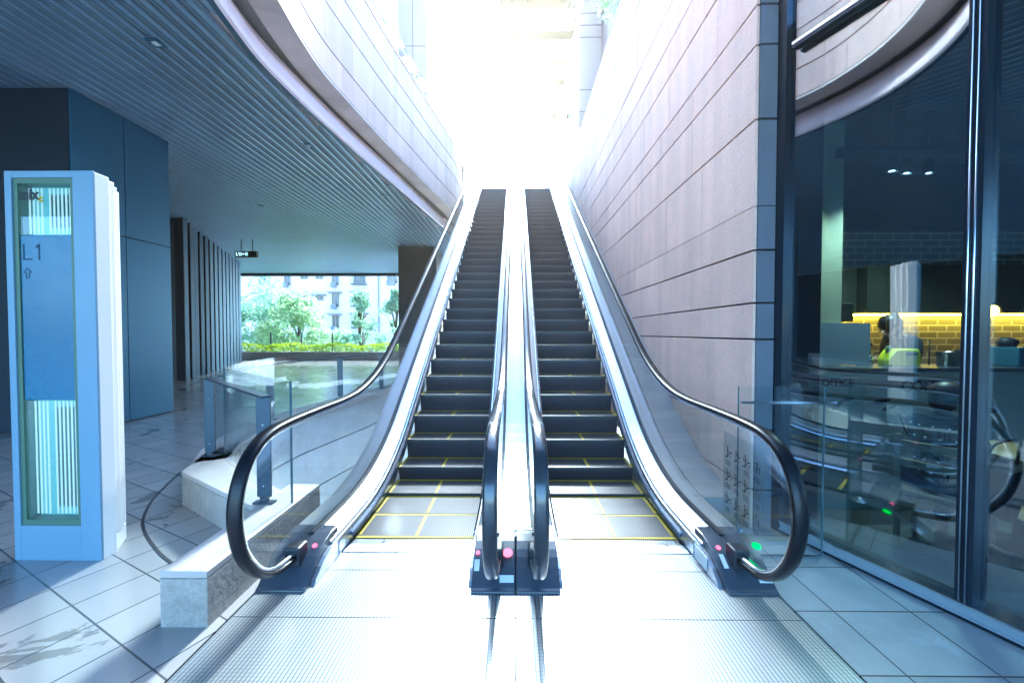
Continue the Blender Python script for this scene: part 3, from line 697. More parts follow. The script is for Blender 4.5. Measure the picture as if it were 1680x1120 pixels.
# cafe room
rm = thing('cafe_room', 'dim cafe interior with brick back wall seen through the shopfront', 'cafe', (5,4,0))
INF = 0.06
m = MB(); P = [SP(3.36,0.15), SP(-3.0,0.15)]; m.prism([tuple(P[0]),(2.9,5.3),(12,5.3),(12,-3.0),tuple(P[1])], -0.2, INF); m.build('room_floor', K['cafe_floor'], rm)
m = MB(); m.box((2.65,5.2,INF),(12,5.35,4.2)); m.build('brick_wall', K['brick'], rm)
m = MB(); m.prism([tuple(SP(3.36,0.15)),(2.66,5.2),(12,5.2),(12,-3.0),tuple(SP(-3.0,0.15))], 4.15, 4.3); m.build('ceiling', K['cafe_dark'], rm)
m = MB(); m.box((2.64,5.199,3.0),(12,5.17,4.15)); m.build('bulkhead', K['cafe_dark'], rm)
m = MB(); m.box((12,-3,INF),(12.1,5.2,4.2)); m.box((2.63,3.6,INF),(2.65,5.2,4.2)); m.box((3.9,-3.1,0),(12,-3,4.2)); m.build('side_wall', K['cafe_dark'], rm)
m = MB()
for z_, y_ in ((3.3,3.6),(3.5,4.2),(3.4,3.0)): m.tube([(2.9,y_,z_),(11.5,y_,z_)], 0.05, 8)
m.build('ceiling_duct', K['signbox'], rm)
pl = MB(); pl.box((2.68,3.90,INF),(3.20,4.4,3.75)); tag(pl.build('cafe_pillar', K['cafe_pillar'], loc=(2.94,4.1,0)), 'pale green pillar inside the cafe, left of the brick wall', 'pillar')
for i in range(8):
    x0 = 4.30 + 0.62*i - (0.0)
    c = MB(); c.box((x0,4.86,1.93),(x0+0.608,5.17,2.51)); cb_ = c.build('wall_cabinet', K['cabinet'], None, loc=(x0+0.3,5.0,1.93))
    where = ['nearest the green pillar','second from the green pillar','third from the green pillar','fourth from the green pillar','just left of the shopfront mullion','just right of the shopfront mullion','above the round pan','at the far right edge'][i]
    tag(cb_, 'dark wooden wall cabinet over the lit bricks, ' + where, 'cabinet', 'wall cabinets above the cafe counter')
ld = MB(); ld.box((3.62,5.10,1.905),(9.6,5.165,1.925)); tag(ld.build('led_strip', K['led'], loc=(6,5.1,1.9)), 'glowing yellow light strip under the cafe wall cabinets', 'light')
m = MB(); m.box((3.22,5.0,1.93),(4.29,5.17,2.51)); tag(m.build('shelf_cabinet', K['cabinet'], loc=(3.8,5.0,1.93)), 'dark plain cabinet end panel beside the green cafe pillar', 'cabinet')
# back bench and counter
ct = thing('cafe_counter', 'pale cafe counter with dark COFFEE lettering and leaf drawings on its front', 'counter', (4.5,3.6,INF))
m = MB(); m.box((2.75,3.62,INF),(8.5,3.66,1.33)); m.build('front_panel', K['counter'], ct)
m = MB(); m.box((2.72,3.60,1.331),(8.55,4.05,1.365)); m.build('counter_top', K['counter_top'], ct)
text('lettering', 'COFFEE', 0.135, K['ink'], ct, (3.52,3.612,1.155), depth=0.003, bold=0.004)
text('lettering', 'OFFICE', 0.09, K['ink'], ct, (2.80,3.612,1.20), depth=0.003, bold=0.002)
m = MB()
def leafshape(mb, cx, cz, L, ang, y=3.614):
    pts = []
    for k in range(12):
        t = 2*math.pi*k/12; a = math.cos(t)*L/2; b = math.sin(t)*L*0.13*(1-0.3*math.cos(t))
        pts.append((cx + a*math.cos(ang) - b*math.sin(ang), y, cz + a*math.sin(ang) + b*math.cos(ang)))
    mb.add(pts, [tuple(range(12))])
for cx, cz, L, an in ((3.35,1.06,0.16,0.2),(3.42,1.0,0.14,0.3),(2.95,1.02,0.16,0.8),(3.05,1.08,0.12,0.2),(4.3,0.98,0.22,-0.1),(5.3,1.0,0.2,0.5),(5.6,0.75,0.3,1.1),(3.9,0.6,0.3,0.6),(4.9,0.6,0.4,1.3),(6.2,0.9,0.3,0.4)):
    leafshape(m, cx, cz, L, an)
m.build('leaf_drawing', K['ink'], ct, recalc=False)
m = MB(); m.box((3.3,4.75,INF),(9.5,5.17,1.05)); tag(m.build('back_worktop', K['counter_top'], loc=(6,5,INF), bevel=0.01), 'dark back worktop along the lit brick wall', 'worktop')
# things on the counter
m = MB(); m.box((2.88,3.86,1.37),(3.45,3.89,1.78)); m.box((2.95,3.84,1.366),(3.0,3.91,1.372)); m.box((3.35,3.84,1.366),(3.4,3.91,1.372))
tag(m.build('menu_board', K['board'], loc=(3.2,3.87,1.366)), 'blank pale blue board standing on the left of the cafe counter', 'board')
sp = thing('speaker', 'small black speaker fixed above the pale board', 'speaker', (3.24,4.2,1.85))
m = MB(); m.box((3.28,4.05,1.80),(3.45,4.2,1.99)); m.build('cabinet', K['signbox'], sp, bevel=0.01)
m = MB(); m.box((3.205,4.12,1.88),(3.278,4.15,1.90)); m.build('bracket', K['steel'], sp)
jg = thing('jug', 'bright yellow plastic jerry can with a handle on the cafe counter', 'jug', (3.71,3.85,1.366))
JP = [(0,0),(0.30,0),(0.30,0.12),(0.28,0.165),(0.07,0.165),(0.035,0.12),(0.0,0.06)]
m = MB(); X0 = 3.57
m.add([(X0+x,3.78,1.366+z) for x,z in JP]+[(X0+x,3.92,1.366+z) for x,z in JP], [tuple(range(7)),tuple(range(13,6,-1))]+[(i,7+i,7+(i+1)%7,(i+1)%7) for i in range(7)])
m.build('body', K['jug'], jg, bevel=0.015)
m = MB(); m.box((X0+0.15,3.774,1.366+0.105),(X0+0.26,3.779,1.366+0.13)); m.build('handle_hole', K['counter_top'], jg)
m = MB(); m.lathe((X0+0.05,3.85,1.366+0.125), [(0.0,0.065),(0.022,0.065),(0.022,0.02),(0.018,0.0)], 12); m.build('cap', K['kiosk_olive'], jg)
def pot(x, y, r, h, label):
    t = thing('pot', label, 'pot', (x,y,1.366), 'steel pots on the cafe counter')
    m = MB(); m.lathe((x,y,1.366), [(0,0),(r,0),(r,h),(r*1.06,h),(r*1.06,h+0.008),(r*0.98,h+0.008),(r*0.96,0.01),(0,0.01)], 20); m.build('pan', K['steel'], t)
    m = MB(); m.box((x-r-0.04,y-0.01,1.366+h*0.8),(x-r,y+0.01,1.366+h*0.87)); m.box((x+r,y-0.01,1.366+h*0.8),(x+r+0.04,y+0.01,1.366+h*0.87)); m.build('handle', K['signbox'], t)
pot(4.16,3.82,0.075,0.13,'smaller steel pot on the counter, nearest the yellow jug')
pot(4.36,3.84,0.085,0.15,'larger steel pot on the counter beside the mullion')
rk = MB()
for a in ((3.98,3.95),(4.12,3.95)): rk.tube([(*a,1.366),(*a,1.62)], 0.006, 6)
rk.tube([(3.97,3.95,1.62),(4.13,3.95,1.62)], 0.006, 6); rk.tube([(3.97,3.95,1.5),(4.13,3.95,1.5)], 0.005, 6)
tag(rk.build('wire_rack', K['signbox'], loc=(4.05,3.95,1.366)), 'thin black wire rack standing on the counter right of the barista', 'rack')
tp = thing('utensil_jar', 'small dark jar of utensils left of the yellow jug', 'jar', (3.50,3.92,1.366))
m = MB(); m.lathe((3.50,3.92,1.366), [(0,0),(0.03,0),(0.033,0.1),(0.028,0.1),(0.025,0.01),(0,0.01)], 14); m.build('jar', K['steel'], tp)
m = MB(); m.tube([(3.50,3.92,1.38),(3.52,3.93,1.56)],0.006,6); m.tube([(3.49,3.92,1.38),(3.47,3.91,1.54)],0.006,6); m.ball((3.525,3.93,1.57),(0.016,0.008,0.022),8); m.build('utensils', K['signbox'], tp)
# grinder / round scale on the right
rp = thing('hanging_pan', 'round black pan hanging in front of the lit bricks at the right edge', 'pan', (4.62,3.4,1.5))
m = MB(); m.lathe((0,0,0), [(0,0.03),(0.13,0.03),(0.155,-0.02),(0.15,-0.03),(0.12,0.02),(0,0.02)], 28)
m.build('pan', K['ink'], rp, xf=Matrix.Translation((4.62,3.45,1.69)) @ Matrix.Rotation(R(80),4,'X'))
m = MB(); m.tube([(4.62,3.45,1.84),(4.63,3.45,1.90),(4.67,3.45,1.97),(4.68,3.45,2.3)], [0.016,0.013,0.012,0.006], 8); m.build('handle', K['ink'], rp)
gm_ = thing('espresso_machine', 'dark boxy coffee machine on the counter at the right edge', 'coffee machine', (4.9,3.85,1.366))
m = MB(); m.box((4.66,3.68,1.366),(5.35,4.0,1.55)); m.build('body', K['clad'], gm_, bevel=0.012)
m = MB(); m.box((4.98,3.672,1.40),(5.1,3.679,1.44)); m.build('label_plate', K['sticker'], gm_)
m = MB(); m.lathe((4.72,3.82,1.551), [(0,0),(0.06,0),(0.08,0.06),(0.03,0.09),(0,0.09)], 16); m.build('hopper', K['ink'], gm_)
# cafe lamps
def spotl(x, y, z, label):
    t = thing('spotlight', label, 'spotlight', (x,y,z), 'spotlights under the cafe ceiling')
    m = MB(); m.lathe((x,y,z), [(0,0.16),(0.035,0.16),(0.045,0.0),(0.035,0.0),(0.03,0.03),(0,0.03)], 14); m.build('housing', K['signbox'], t)
    m = MB(); m.lathe((x,y,z), [(0,0.012),(0.026,0.012),(0.026,0.02),(0,0.02)], 14); m.build('lamp', K['spot'], t)
    m = MB(); m.tube([(x,y,z+0.16),(x,y,4.15)], 0.008, 6); m.build('stem', K['signbox'], t)
    l_ = bpy.data.lights.new('spotlight_light','SPOT'); l_.energy = 22; l_.color = (1.0,0.92,0.62); l_.spot_size = R(120); l_.spot_blend = 0.9; l_.shadow_soft_size = 0.03
    lo = bpy.data.objects.new('spotlight_light', l_); COL.objects.link(lo); lo.location = (x,y,z-0.02)
spotl(3.38,3.6,3.13,'cafe spotlight near the green pillar'); spotl(3.90,4.0,3.27,'middle cafe spotlight above the barista'); spotl(4.12,4.0,3.27,'right cafe spotlight left of the mullion')
wl = thing('pendant_lamp', 'small amber pendant lamp behind the shopfront post', 'lamp', (3.85,2.9,1.8))
m = MB(); m.ball((3.75,3.15,1.86), 0.05, 14); m.build('bulb', K['warm'], wl)
m = MB(); m.tube([(3.75,3.15,1.91),(3.75,3.15,4.15)], 0.006, 6); m.lathe((3.75,3.15,1.88),[(0.02,0.06),(0.03,0.04),(0.03,0.02)],10); m.build('cord', K['signbox'], wl)
al = bpy.data.lights.new('pillar_lamp_light','SPOT'); al.energy = 6; al.color = (1.0,0.85,0.45); al.spot_size = R(70); al.spot_blend = 0.8  # bare spot without a fixture, added to brighten the pillar
ao = bpy.data.objects.new('pillar_lamp_light', al); COL.objects.link(ao); ao.location = (2.85,3.55,3.2)
ao.rotation_euler = (Vector((2.85,4.0,1.9))-Vector((2.85,3.55,3.2))).to_track_quat('-Z','Y').to_euler()

# ---------------------------------------------------------------- people
def skin_body(name, chains, m, parent, sub=2):
    """chains: list of lists of (point, radius) sharing their first point with an earlier one when equal"""
    V = []; Ed = []; Rr = []; idx = {}
    for ch in chains:
        prev = None
        for p, r in ch:
            k = tuple(round(c, 4) for c in p)
            if k not in idx: idx[k] = len(V); V.append(Vector(p)-ORG[parent.name]); Rr.append(r)
            i = idx[k]
            if prev is not None and prev != i: Ed.append((prev, i))
            prev = i
    me = bpy.data.meshes.new(name); me.from_pydata(V, Ed, []); me.materials.append(m)
    o = bpy.data.objects.new(name, me); COL.objects.link(o); o.parent = parent; ORG[o.name] = ORG[parent.name]
    sk = o.modifiers.new('skin','SKIN'); sk.use_smooth_shade = True
    sv = me.skin_vertices[0].data
    for i, r in enumerate(Rr):
        rr = r if isinstance(r, tuple) else (r, r); sv[i].radius = rr; sv[i].use_root = (i == 0)
    sb = o.modifiers.new('sub','SUBSURF'); sb.levels = sub; sb.render_levels = sub
    return o
def face(parent, c, fw, up, s=1.0):
    """eyes, nose, ears and mouth on a head centred at c"""
    fw = Vector(fw).normalized(); up = Vector(up); up = (up - fw*up.dot(fw)).normalized(); rt = fw.cross(up)
    c = Vector(c); e = MB(); n = MB()
    for k in (-1, 1): e.ball(c + fw*0.088*s + rt*k*0.032*s, 0.011*s, 8)
    a = c + fw*0.100*s - up*0.062*s; e.add([a-rt*0.022*s, a+rt*0.022*s, a+rt*0.016*s-up*0.01*s, a-rt*0.016*s-up*0.01*s], [(0,1,2,3)])
    n.tube([c+fw*0.092*s+up*0.01*s, c+fw*0.118*s-up*0.03*s, c+fw*0.09*s-up*0.04*s], [0.007*s,0.015*s,0.008*s], 6)
    for k in (-1, 1): n.ball(c + rt*k*0.076*s - up*0.01*s - fw*0.01*s, (0.012*s,0.018*s,0.026*s), 8)
    e.build('eyes', K['ink'], parent); n.build('nose_and_ears', K['skin'], parent)
def hand(ch, wrist, d, side, s=1.0):
    """five short finger chains and a palm continuing from the wrist"""
    d = Vector(d).normalized(); side = Vector(side).normalized(); w_ = Vector(wrist); palm = w_ + d*0.055*s
    ch.append([(tuple(w_), 0.024*s), (tuple(palm), (0.030*s, 0.016*s))])
    for k in range(4):
        o_ = side*(k-1.5)*0.017*s; L = (0.06,0.07,0.066,0.052)[k]*s
        ch.append([(tuple(palm), (0.030*s, 0.016*s)), (tuple(palm+o_+d*0.03*s), 0.009*s), (tuple(palm+o_+d*(0.03*s+L*0.5)+Vector((0,0,-0.008*s))), 0.008*s), (tuple(palm+o_+d*(0.02*s+L)+Vector((0,0,-0.022*s))), 0.007*s)])
    ch.append([(tuple(palm), (0.030*s, 0.016*s)), (tuple(palm-side*0.038*s), 0.010*s), (tuple(palm-side*0.05*s+d*0.03*s), 0.009*s)])
# barista bending over the counter, behind it
ba = thing('person', 'dark haired person in black bending over behind the cafe counter', 'person', (4.42,4.35,0.16))
hip=(4.42,4.42,1.10); waist=(4.42,4.40,1.27); chest=(4.36,4.32,1.50); neckb=(4.27,4.24,1.66); nk=(4.19,4.20,1.70); hd=(4.13,4.17,1.755)
sh1=(4.33,4.09,1.60); sh2=(4.37,4.42,1.60); el1=(4.26,4.03,1.40); wr1=(4.08,4.02,1.43); el2=(4.33,4.42,1.40); wr2=(4.10,4.25,1.42)
ch=[[(hip,0.14),(waist,(0.13,0.10)),(chest,(0.155,0.115)),(neckb,0.07),(nk,0.052),(hd,(0.085,0.10)),((4.085,4.15,1.72),(0.06,0.07))],
    [(chest,(0.155,0.115)),(sh1,0.062),(el1,0.044),(wr1,0.028)],[(chest,(0.155,0.115)),(sh2,0.062),(el2,0.044),(wr2,0.028)],
    [(hip,0.14),((4.45,4.32,1.02),0.10),((4.44,4.30,0.6),0.065),((4.44,4.33,0.24),0.045),((4.38,4.31,0.20),0.04)],
    [(hip,0.14),((4.45,4.52,1.02),0.10),((4.46,4.52,0.6),0.065),((4.46,4.55,0.24),0.045),((4.40,4.53,0.20),0.04)]]
hand(ch, wr1, (-1,0.1,-0.25), (0,1,0)); hand(ch, wr2, (-1,-0.2,-0.25), (0,1,0))
skin_body('body', ch, K['skin'], ba)
def puff(ch, a): return [[(p, (r[0]+a, r[1]+a) if isinstance(r, tuple) else r+a) for p, r in c] for c in ch]
cl=[[(hip,0.155),(waist,(0.15,0.12)),(chest,(0.175,0.14)),(neckb,0.085)],[(chest,(0.175,0.14)),(sh1,0.078),(el1,0.058),((4.12,4.02,1.42),0.042)],[(chest,(0.175,0.14)),(sh2,0.078),(el2,0.058),((4.14,4.29,1.415),0.042)]]
skin_body('top', cl, K['cloth_black'], ba)
skin_body('trousers', [[(hip,0.158),((4.45,4.32,1.02),0.115),((4.44,4.30,0.6),0.08),((4.44,4.33,0.26),0.06)],[(hip,0.158),((4.45,4.52,1.02),0.115),((4.46,4.52,0.6),0.08),((4.46,4.55,0.26),0.06)]], K['cloth_navy'], ba)
m = MB(); m.ball((4.155,4.185,1.785),(0.105,0.10,0.095),16); m.ball((4.22,4.21,1.86),0.045,12); m.ball((4.20,4.20,1.73),(0.08,0.09,0.08),12); m.ball((4.075,4.10,1.76),(0.03,0.03,0.08),10); m.build('hair', K['hair'], ba)
face(ba, (4.12,4.165,1.74), (-0.8,-0.25,-0.45), (-0.4,-0.1,0.9), 0.95)
ba.location.x -= 0.21
st = MB(); st.box((3.3,4.08,INF),(9.4,4.74,0.16)); tag(st.build('bar_platform', K['cafe_floor'], loc=(6,4.4,INF)), 'raised floor behind the cafe counter where the barista stands', 'platform')

def chair(x, y, rz, label, mname='wood'):
    t = thing('chair', label, 'chair', (x,y,INF), 'chairs inside the cafe')
    M0 = Matrix.Translation((x,y,INF)) @ Matrix.Rotation(rz,4,'Z')
    for a in (-0.19,0.19):
        for b in (-0.19,0.19):
            m = MB(); m.box((a-0.016,b-0.016,0),(a+0.016,b+0.016,0.42 if b > -0.1 else 0.86)); m.build('leg', K[mname], t, xf=M0)
    m = MB(); m.box((-0.22,-0.22,0.421),(0.22,0.22,0.455)); m.build('seat', K[mname], t, xf=M0, bevel=0.01)
    m = MB()
    for z_ in (0.62,0.76): m.box((-0.174,-0.20,z_),(0.174,-0.18,z_+0.06))
    m.build('backrest', K[mname], t, xf=M0, bevel=0.006)
chair(3.18,2.94,R(-60),'wooden chair of the seated person in the dotted shirt')
chair(3.40,2.52,R(-90),'wooden chair at the right edge of the view, with the dark bag on its back')
tb = thing('cafe_table', 'small round table behind the shopfront beside the seated person', 'table', (3.86,3.02,INF))
m = MB(); m.lathe((3.86,3.02,INF), [(0,0.73),(0.30,0.73),(0.31,0.715),(0.30,0.70),(0,0.70)], 32); m.build('table_top', K['wood'], tb)
m = MB(); m.lathe((3.86,3.02,INF), [(0,0.0),(0.2,0.0),(0.2,0.015),(0.03,0.03),(0.025,0.69),(0.08,0.70)], 20); m.build('pedestal', K['signbox'], tb)
# seated customer in a polka-dot shirt, facing right
pe = thing('person', 'seated person in a dark polka dot shirt behind the shopfront glass', 'person', (3.18,2.62,INF))
hp=(3.16,2.62,0.56); ws=(3.16,2.62,0.72); cs=(3.19,2.64,0.94); nb=(3.23,2.66,1.06); nk=(3.245,2.665,1.12); hd=(3.265,2.675,1.20)
s1=(3.26,2.51,1.00); s2=(3.12,2.80,1.00); e1=(3.38,2.53,0.80); w1=(3.50,2.72,0.84); e2=(3.28,2.86,0.80); w2=(3.46,2.84,0.84)
k1=(3.56,2.66,0.52); k2=(3.48,2.84,0.52)
ch=[[(hp,0.13),(ws,(0.12,0.10)),(cs,(0.15,0.11)),(nb,0.065),(nk,0.05),(hd,(0.08,0.095)),((3.275,2.68,1.14),(0.055,0.06))],
    [(cs,(0.15,0.11)),(s1,0.058),(e1,0.042),(w1,0.026)],[(cs,(0.15,0.11)),(s2,0.058),(e2,0.042),(w2,0.026)],
    [(hp,0.13),((3.22,2.56,0.55),0.09),(k1,0.06),((3.58,2.68,0.14),0.042),((3.68,2.72,0.10),0.035)],
    [(hp,0.13),((3.18,2.72,0.55),0.09),(k2,0.06),((3.46,2.88,0.14),0.042),((3.55,2.93,0.10),0.035)]]
hand(ch, w1, (0.6,0.5,0), (-0.5,0.6,0)); hand(ch, w2, (0.7,0.1,0), (-0.1,1,0))
skin_body('body', ch, K['skin'], pe)
shirt=[[(hp,0.14),(ws,(0.14,0.12)),(cs,(0.17,0.13)),(nb,0.08)],[(cs,(0.17,0.13)),(s1,0.075),(e1,0.058)],[(cs,(0.17,0.13)),(s2,0.075),(e2,0.058)]]
skin_body('shirt', shirt, K['cloth_black'], pe)
skin_body('trousers', [[(hp,0.145),((3.22,2.56,0.55),0.105),(k1,0.075),((3.58,2.68,0.16),0.055)],[(hp,0.145),((3.18,2.72,0.55),0.105),(k2,0.075),((3.46,2.88,0.16),0.055)]], K['cloth_navy'], pe)
m = MB(); m.ball((3.25,2.67,1.235),(0.098,0.10,0.085),16); m.ball((3.21,2.655,1.18),(0.075,0.09,0.10),12); m.build('hair', K['hair'], pe)
face(pe, (3.275,2.68,1.19), (0.9,0.35,-0.1), (0,0,1), 0.95)
m = MB(); rr = random.Random(5)
for i in range(7):
    for j in range(5):
        a = R(150 + i*27 + (13 if j % 2 else 0)); z_ = 0.66 + j*0.085; q = 0.155 + 0.03*(j/4)
        m.ball((3.17+0.02*j/4+q*math.cos(a)*0.9, 2.63+q*math.sin(a)*1.0, z_), 0.0075, 6)
m.build('polka_dots', K['dot'], pe)
pe.location.y += 0.32
# second customer at the far right, mostly out of frame
p2 = thing('person', 'person in pale clothes sitting with their back to us at the right edge', 'person', (3.95,2.15,INF))
hp=(3.95,2.15,0.56); cs=(3.93,2.16,0.94); nb=(3.91,2.17,1.06); nk=(3.90,2.175,1.12); hd=(3.885,2.18,1.20); s1=(3.86,2.02,1.0); s2=(3.97,2.32,1.0); e1=(3.76,2.06,0.82); w1=(3.66,2.22,0.80); e2=(3.86,2.40,0.80); w2=(3.70,2.38,0.78)
ch=[[(hp,0.13),((3.95,2.15,0.72),(0.12,0.10)),(cs,(0.15,0.11)),(nb,0.065),(nk,0.05),(hd,(0.08,0.095)),((3.87,2.185,1.14),(0.055,0.06))],[(cs,(0.15,0.11)),(s1,0.058),(e1,0.042),(w1,0.026)],[(cs,(0.15,0.11)),(s2,0.058),(e2,0.042),(w2,0.026)],
    [(hp,0.13),((3.88,2.10,0.55),0.09),((3.60,2.22,0.52),0.06),((3.58,2.24,0.14),0.042),((3.50,2.27,0.10),0.035)],[(hp,0.13),((3.94,2.25,0.55),0.09),((3.68,2.42,0.52),0.06),((3.66,2.42,0.14),0.042),((3.58,2.45,0.10),0.035)]]
hand(ch, w1, (-0.7,0.5,0), (0.5,0.6,0)); hand(ch, w2, (-0.8,0.1,0), (0.1,1,0))
skin_body('body', ch, K['skin'], p2)
skin_body('blouse', [[(hp,0.145),((3.95,2.15,0.72),(0.14,0.12)),(cs,(0.17,0.13)),(nb,0.08)],[(cs,(0.17,0.13)),(s1,0.075),(e1,0.055)],[(cs,(0.17,0.13)),(s2,0.075),(e2,0.055)]], K['cloth_pale'], p2)
skin_body('trousers', [[(hp,0.145),((3.88,2.10,0.55),0.105),((3.60,2.22,0.52),0.075),((3.58,2.24,0.18),0.055)],[(hp,0.145),((3.94,2.25,0.55),0.105),((3.68,2.42,0.52),0.075),((3.66,2.42,0.18),0.055)]], K['cloth_navy'], p2)
m = MB(); m.ball((3.895,2.175,1.235),(0.098,0.10,0.085),16); m.ball((3.935,2.16,1.17),(0.07,0.09,0.11),12); m.build('hair', K['hair'], p2)
face(p2, (3.875,2.185,1.19), (-0.95,0.25,-0.1), (0,0,1), 0.95)
p2.location = (3.42,2.52,INF); p2.rotation_euler[2] = R(180)
bgc = thing('tote_bag', 'dark tapered bag hanging from a chair back just right of the mullion', 'bag', (3.08,2.50,0.5))
m = MB()
m.add([(3.06,2.45,0.50),(3.13,2.45,0.50),(3.13,2.57,0.50),(3.06,2.57,0.50),(3.00,2.38,0.84),(3.15,2.38,0.88),(3.15,2.64,0.88),(3.00,2.64,0.84)],[(0,3,2,1),(4,5,6,7),(0,1,5,4),(1,2,6,5),(2,3,7,6),(3,0,4,7)])
m.build('body', K['cloth_black'], bgc, bevel=0.025); m = MB(); m.tube(catmull([(3.09,2.44,0.84),(3.12,2.45,0.95),(3.19,2.50,1.0),(3.19,2.54,1.0),(3.12,2.58,0.95),(3.09,2.60,0.84)],4),0.008,6); m.build('handle', K['cloth_black'], bgc)

# guard between right escalator and shopfront
gd = thing('glass_guard', 'clear glass guard with a flat rail between the right escalator and the shopfront', 'guard', (1.95,2.93,0))
m = MB(); m.add([(x,y,z) for y in (2.925,2.937) for x,z in ((1.66,0.20),(1.70,0.20),(1.70,0.005),(2.29,0.005),(2.29,1.29),(1.66,1.29))], [(0,1,2,3,4,5),(11,10,9,8,7,6)]+[(i,6+i,6+(i+1)%6,(i+1)%6) for i in range(6)]); m.build('glass_panel', K['glass'], gd)
m = MB(); m.box((1.657,2.924,0.20),(1.6605,2.938,1.29)); m.box((2.291,2.924,0.0),(2.296,2.938,1.29)); m.build('glass_rim', K['glass_edge'], gd)
m = MB(); m.box((1.67,2.895,1.165),(2.36,2.923,1.182)); m.build('rail', K['chrome'], gd)
m = MB(); m.box((1.702,2.918,0.0),(2.288,2.9245,0.018)); m.box((1.702,2.9375,0.0),(2.288,2.944,0.018)); m.build('base_channel', K['chrome'], gd)
m = MB(); m.lathe((1.675,2.93,0.197),[(0,0.0),(0.03,0.0),(0.03,0.01),(0.01,0.02),(0.01,0.05),(0,0.05)],12); m.build('foot', K['chrome'], gd)

# ---------------------------------------------------------------- curved parapet, trim and slatted ceiling (left)
stone = [(-2.25,17.6),(-2.30,15.6),(-2.40,14.6),(-2.66,13.0),(-2.90,11.3),(-3.10,9.9),(-3.24,8.7),(-3.34,7.75),(-3.40,7.0),(-3.36,6.2),(-3.27,5.5),(-3.17,4.7),(-2.92,3.9),(-2.42,3.25),(-1.65,2.75),(-0.6,2.45),(0.6,2.35),(1.6,2.38),(2.40,2.45)]
trim = [(-2.52,17.6),(-2.62,16.0),(-2.78,15.2),(-3.28,11.1),(-3.51,9.33),(-3.66,8.05),(-3.76,6.9),(-3.80,6.0),(-3.74,5.4),(-3.60,4.6),(-3.28,3.7),(-2.70,2.95),(-1.85,2.45),(-0.7,2.15),(0.6,2.05),(1.6,2.08),(2.50,2.15)]
ST = catmull(stone, 5); TR = catmull(trim, 5)
def resample(P, step):
    out = [P[0]]; acc = 0.0
    for a, b in zip(P[:-1], P[1:]):
        L = math.dist(a, b); t = step-acc
        while t <= L: out.append((a[0]+(b[0]-a[0])*t/L, a[1]+(b[1]-a[1])*t/L)); t += step
        acc = (acc+L) % step
    return out
def normals(P):
    out = []
    for i in range(len(P)):
        a = P[max(i-1,0)]; b = P[min(i+1,len(P)-1)]; d = Vector((b[0]-a[0], b[1]-a[1])).normalized(); out.append(Vector((-d.y, d.x)))
    return out  # for paths running towards the camera this points to +x (the void)
def ribbon(mb, P, prof, gap=0.0, mi=0, per=1, gapat=0):
    """closed profile (offset outwards, z) swept along P; cut into pieces every `per` samples"""
    N = normals(P); n = len(prof); i = 0
    while i < len(P)-1:
        j = min(i+per, len(P)-1); base = len(mb.v)
        for k in range(i, j+1):
            p = Vector(P[k]); q = Vector((0,0))
            if gap and k == j and j < len(P)-1: q = (Vector(P[k-1])-p).normalized()*gap
            for o_, z in prof:
                v = p + q + N[k]*o_; mb.v.append((v.x, v.y, z))
        c = j-i+1
        for k in range(c-1):
            for a in range(n):
                mb.f.append([base+k*n+a, base+k*n+(a+1)%n, base+(k+1)*n+(a+1)%n, base+(k+1)*n+a]); mb.m.append(mi); mb.sm.append(False)
        mb.f.append([base+a for a in range(n)]); mb.m.append(mi); mb.sm.append(False)
        mb.f.append([base+(c-1)*n+a for a in range(n)][::-1]); mb.m.append(mi); mb.sm.append(False)
        i = j
STR = resample(ST, 0.2); TRR = resample(TR, 0.2)
pp = thing('parapet', 'curved stone parapet of the upper floor sweeping over the left side', 'parapet', (-3.2,8,5.7))
m = MB(); off_ = [0, 3, 1, 4]
zc = [6.30,6.84,7.60,8.15,8.82]
for i in range(4):
    P = STR[off_[i]:]
    ribbon(m, P, [(0.0,zc[i]+0.014),(0.0,zc[i+1]-0.014),(-0.12,zc[i+1]-0.014),(-0.12,zc[i]+0.014)], gap=0.004, per=5)
m.build('stone_face', K['parapet'], pp)
m = MB(); ribbon(m, STR, [(-0.05,6.33),(-0.05,8.83),(-0.30,8.83),(-0.30,6.33)], per=10**6); m.build('joint_backing', K['groove'], pp)
m = MB(); ribbon(m, STR, [(0.006,8.832),(0.006,8.87),(-0.34,8.87),(-0.34,8.832)], gap=0.004, per=8); m.build('coping', K['parapet'], pp)
m = MB(); ribbon(m, STR, [(-0.004,6.26),(-0.004,6.305),(-0.13,6.305),(-0.42,6.305),(-0.42,6.26)], gap=0.006, per=6); m.build('underside', K['parapet_under'], pp)
# bulging painted trim below the underside
m = MB(); ribbon(m, TRR, [(0.0,5.70),(0.03,5.73),(0.035,5.80),(-0.02,6.02),(-0.09,6.15),(-0.14,6.24),(-0.30,6.24),(-0.30,5.80),(-0.08,5.80),(-0.08,5.70)], gap=0.005, per=9); m.build('metal_trim', K['trim'], pp)
m = MB(); ribbon(m, TRR, [(-0.005,5.694),(-0.005,5.699),(-0.082,5.699),(-0.082,5.694)], per=10**6); m.build('trim_lip', K['clad'], pp)
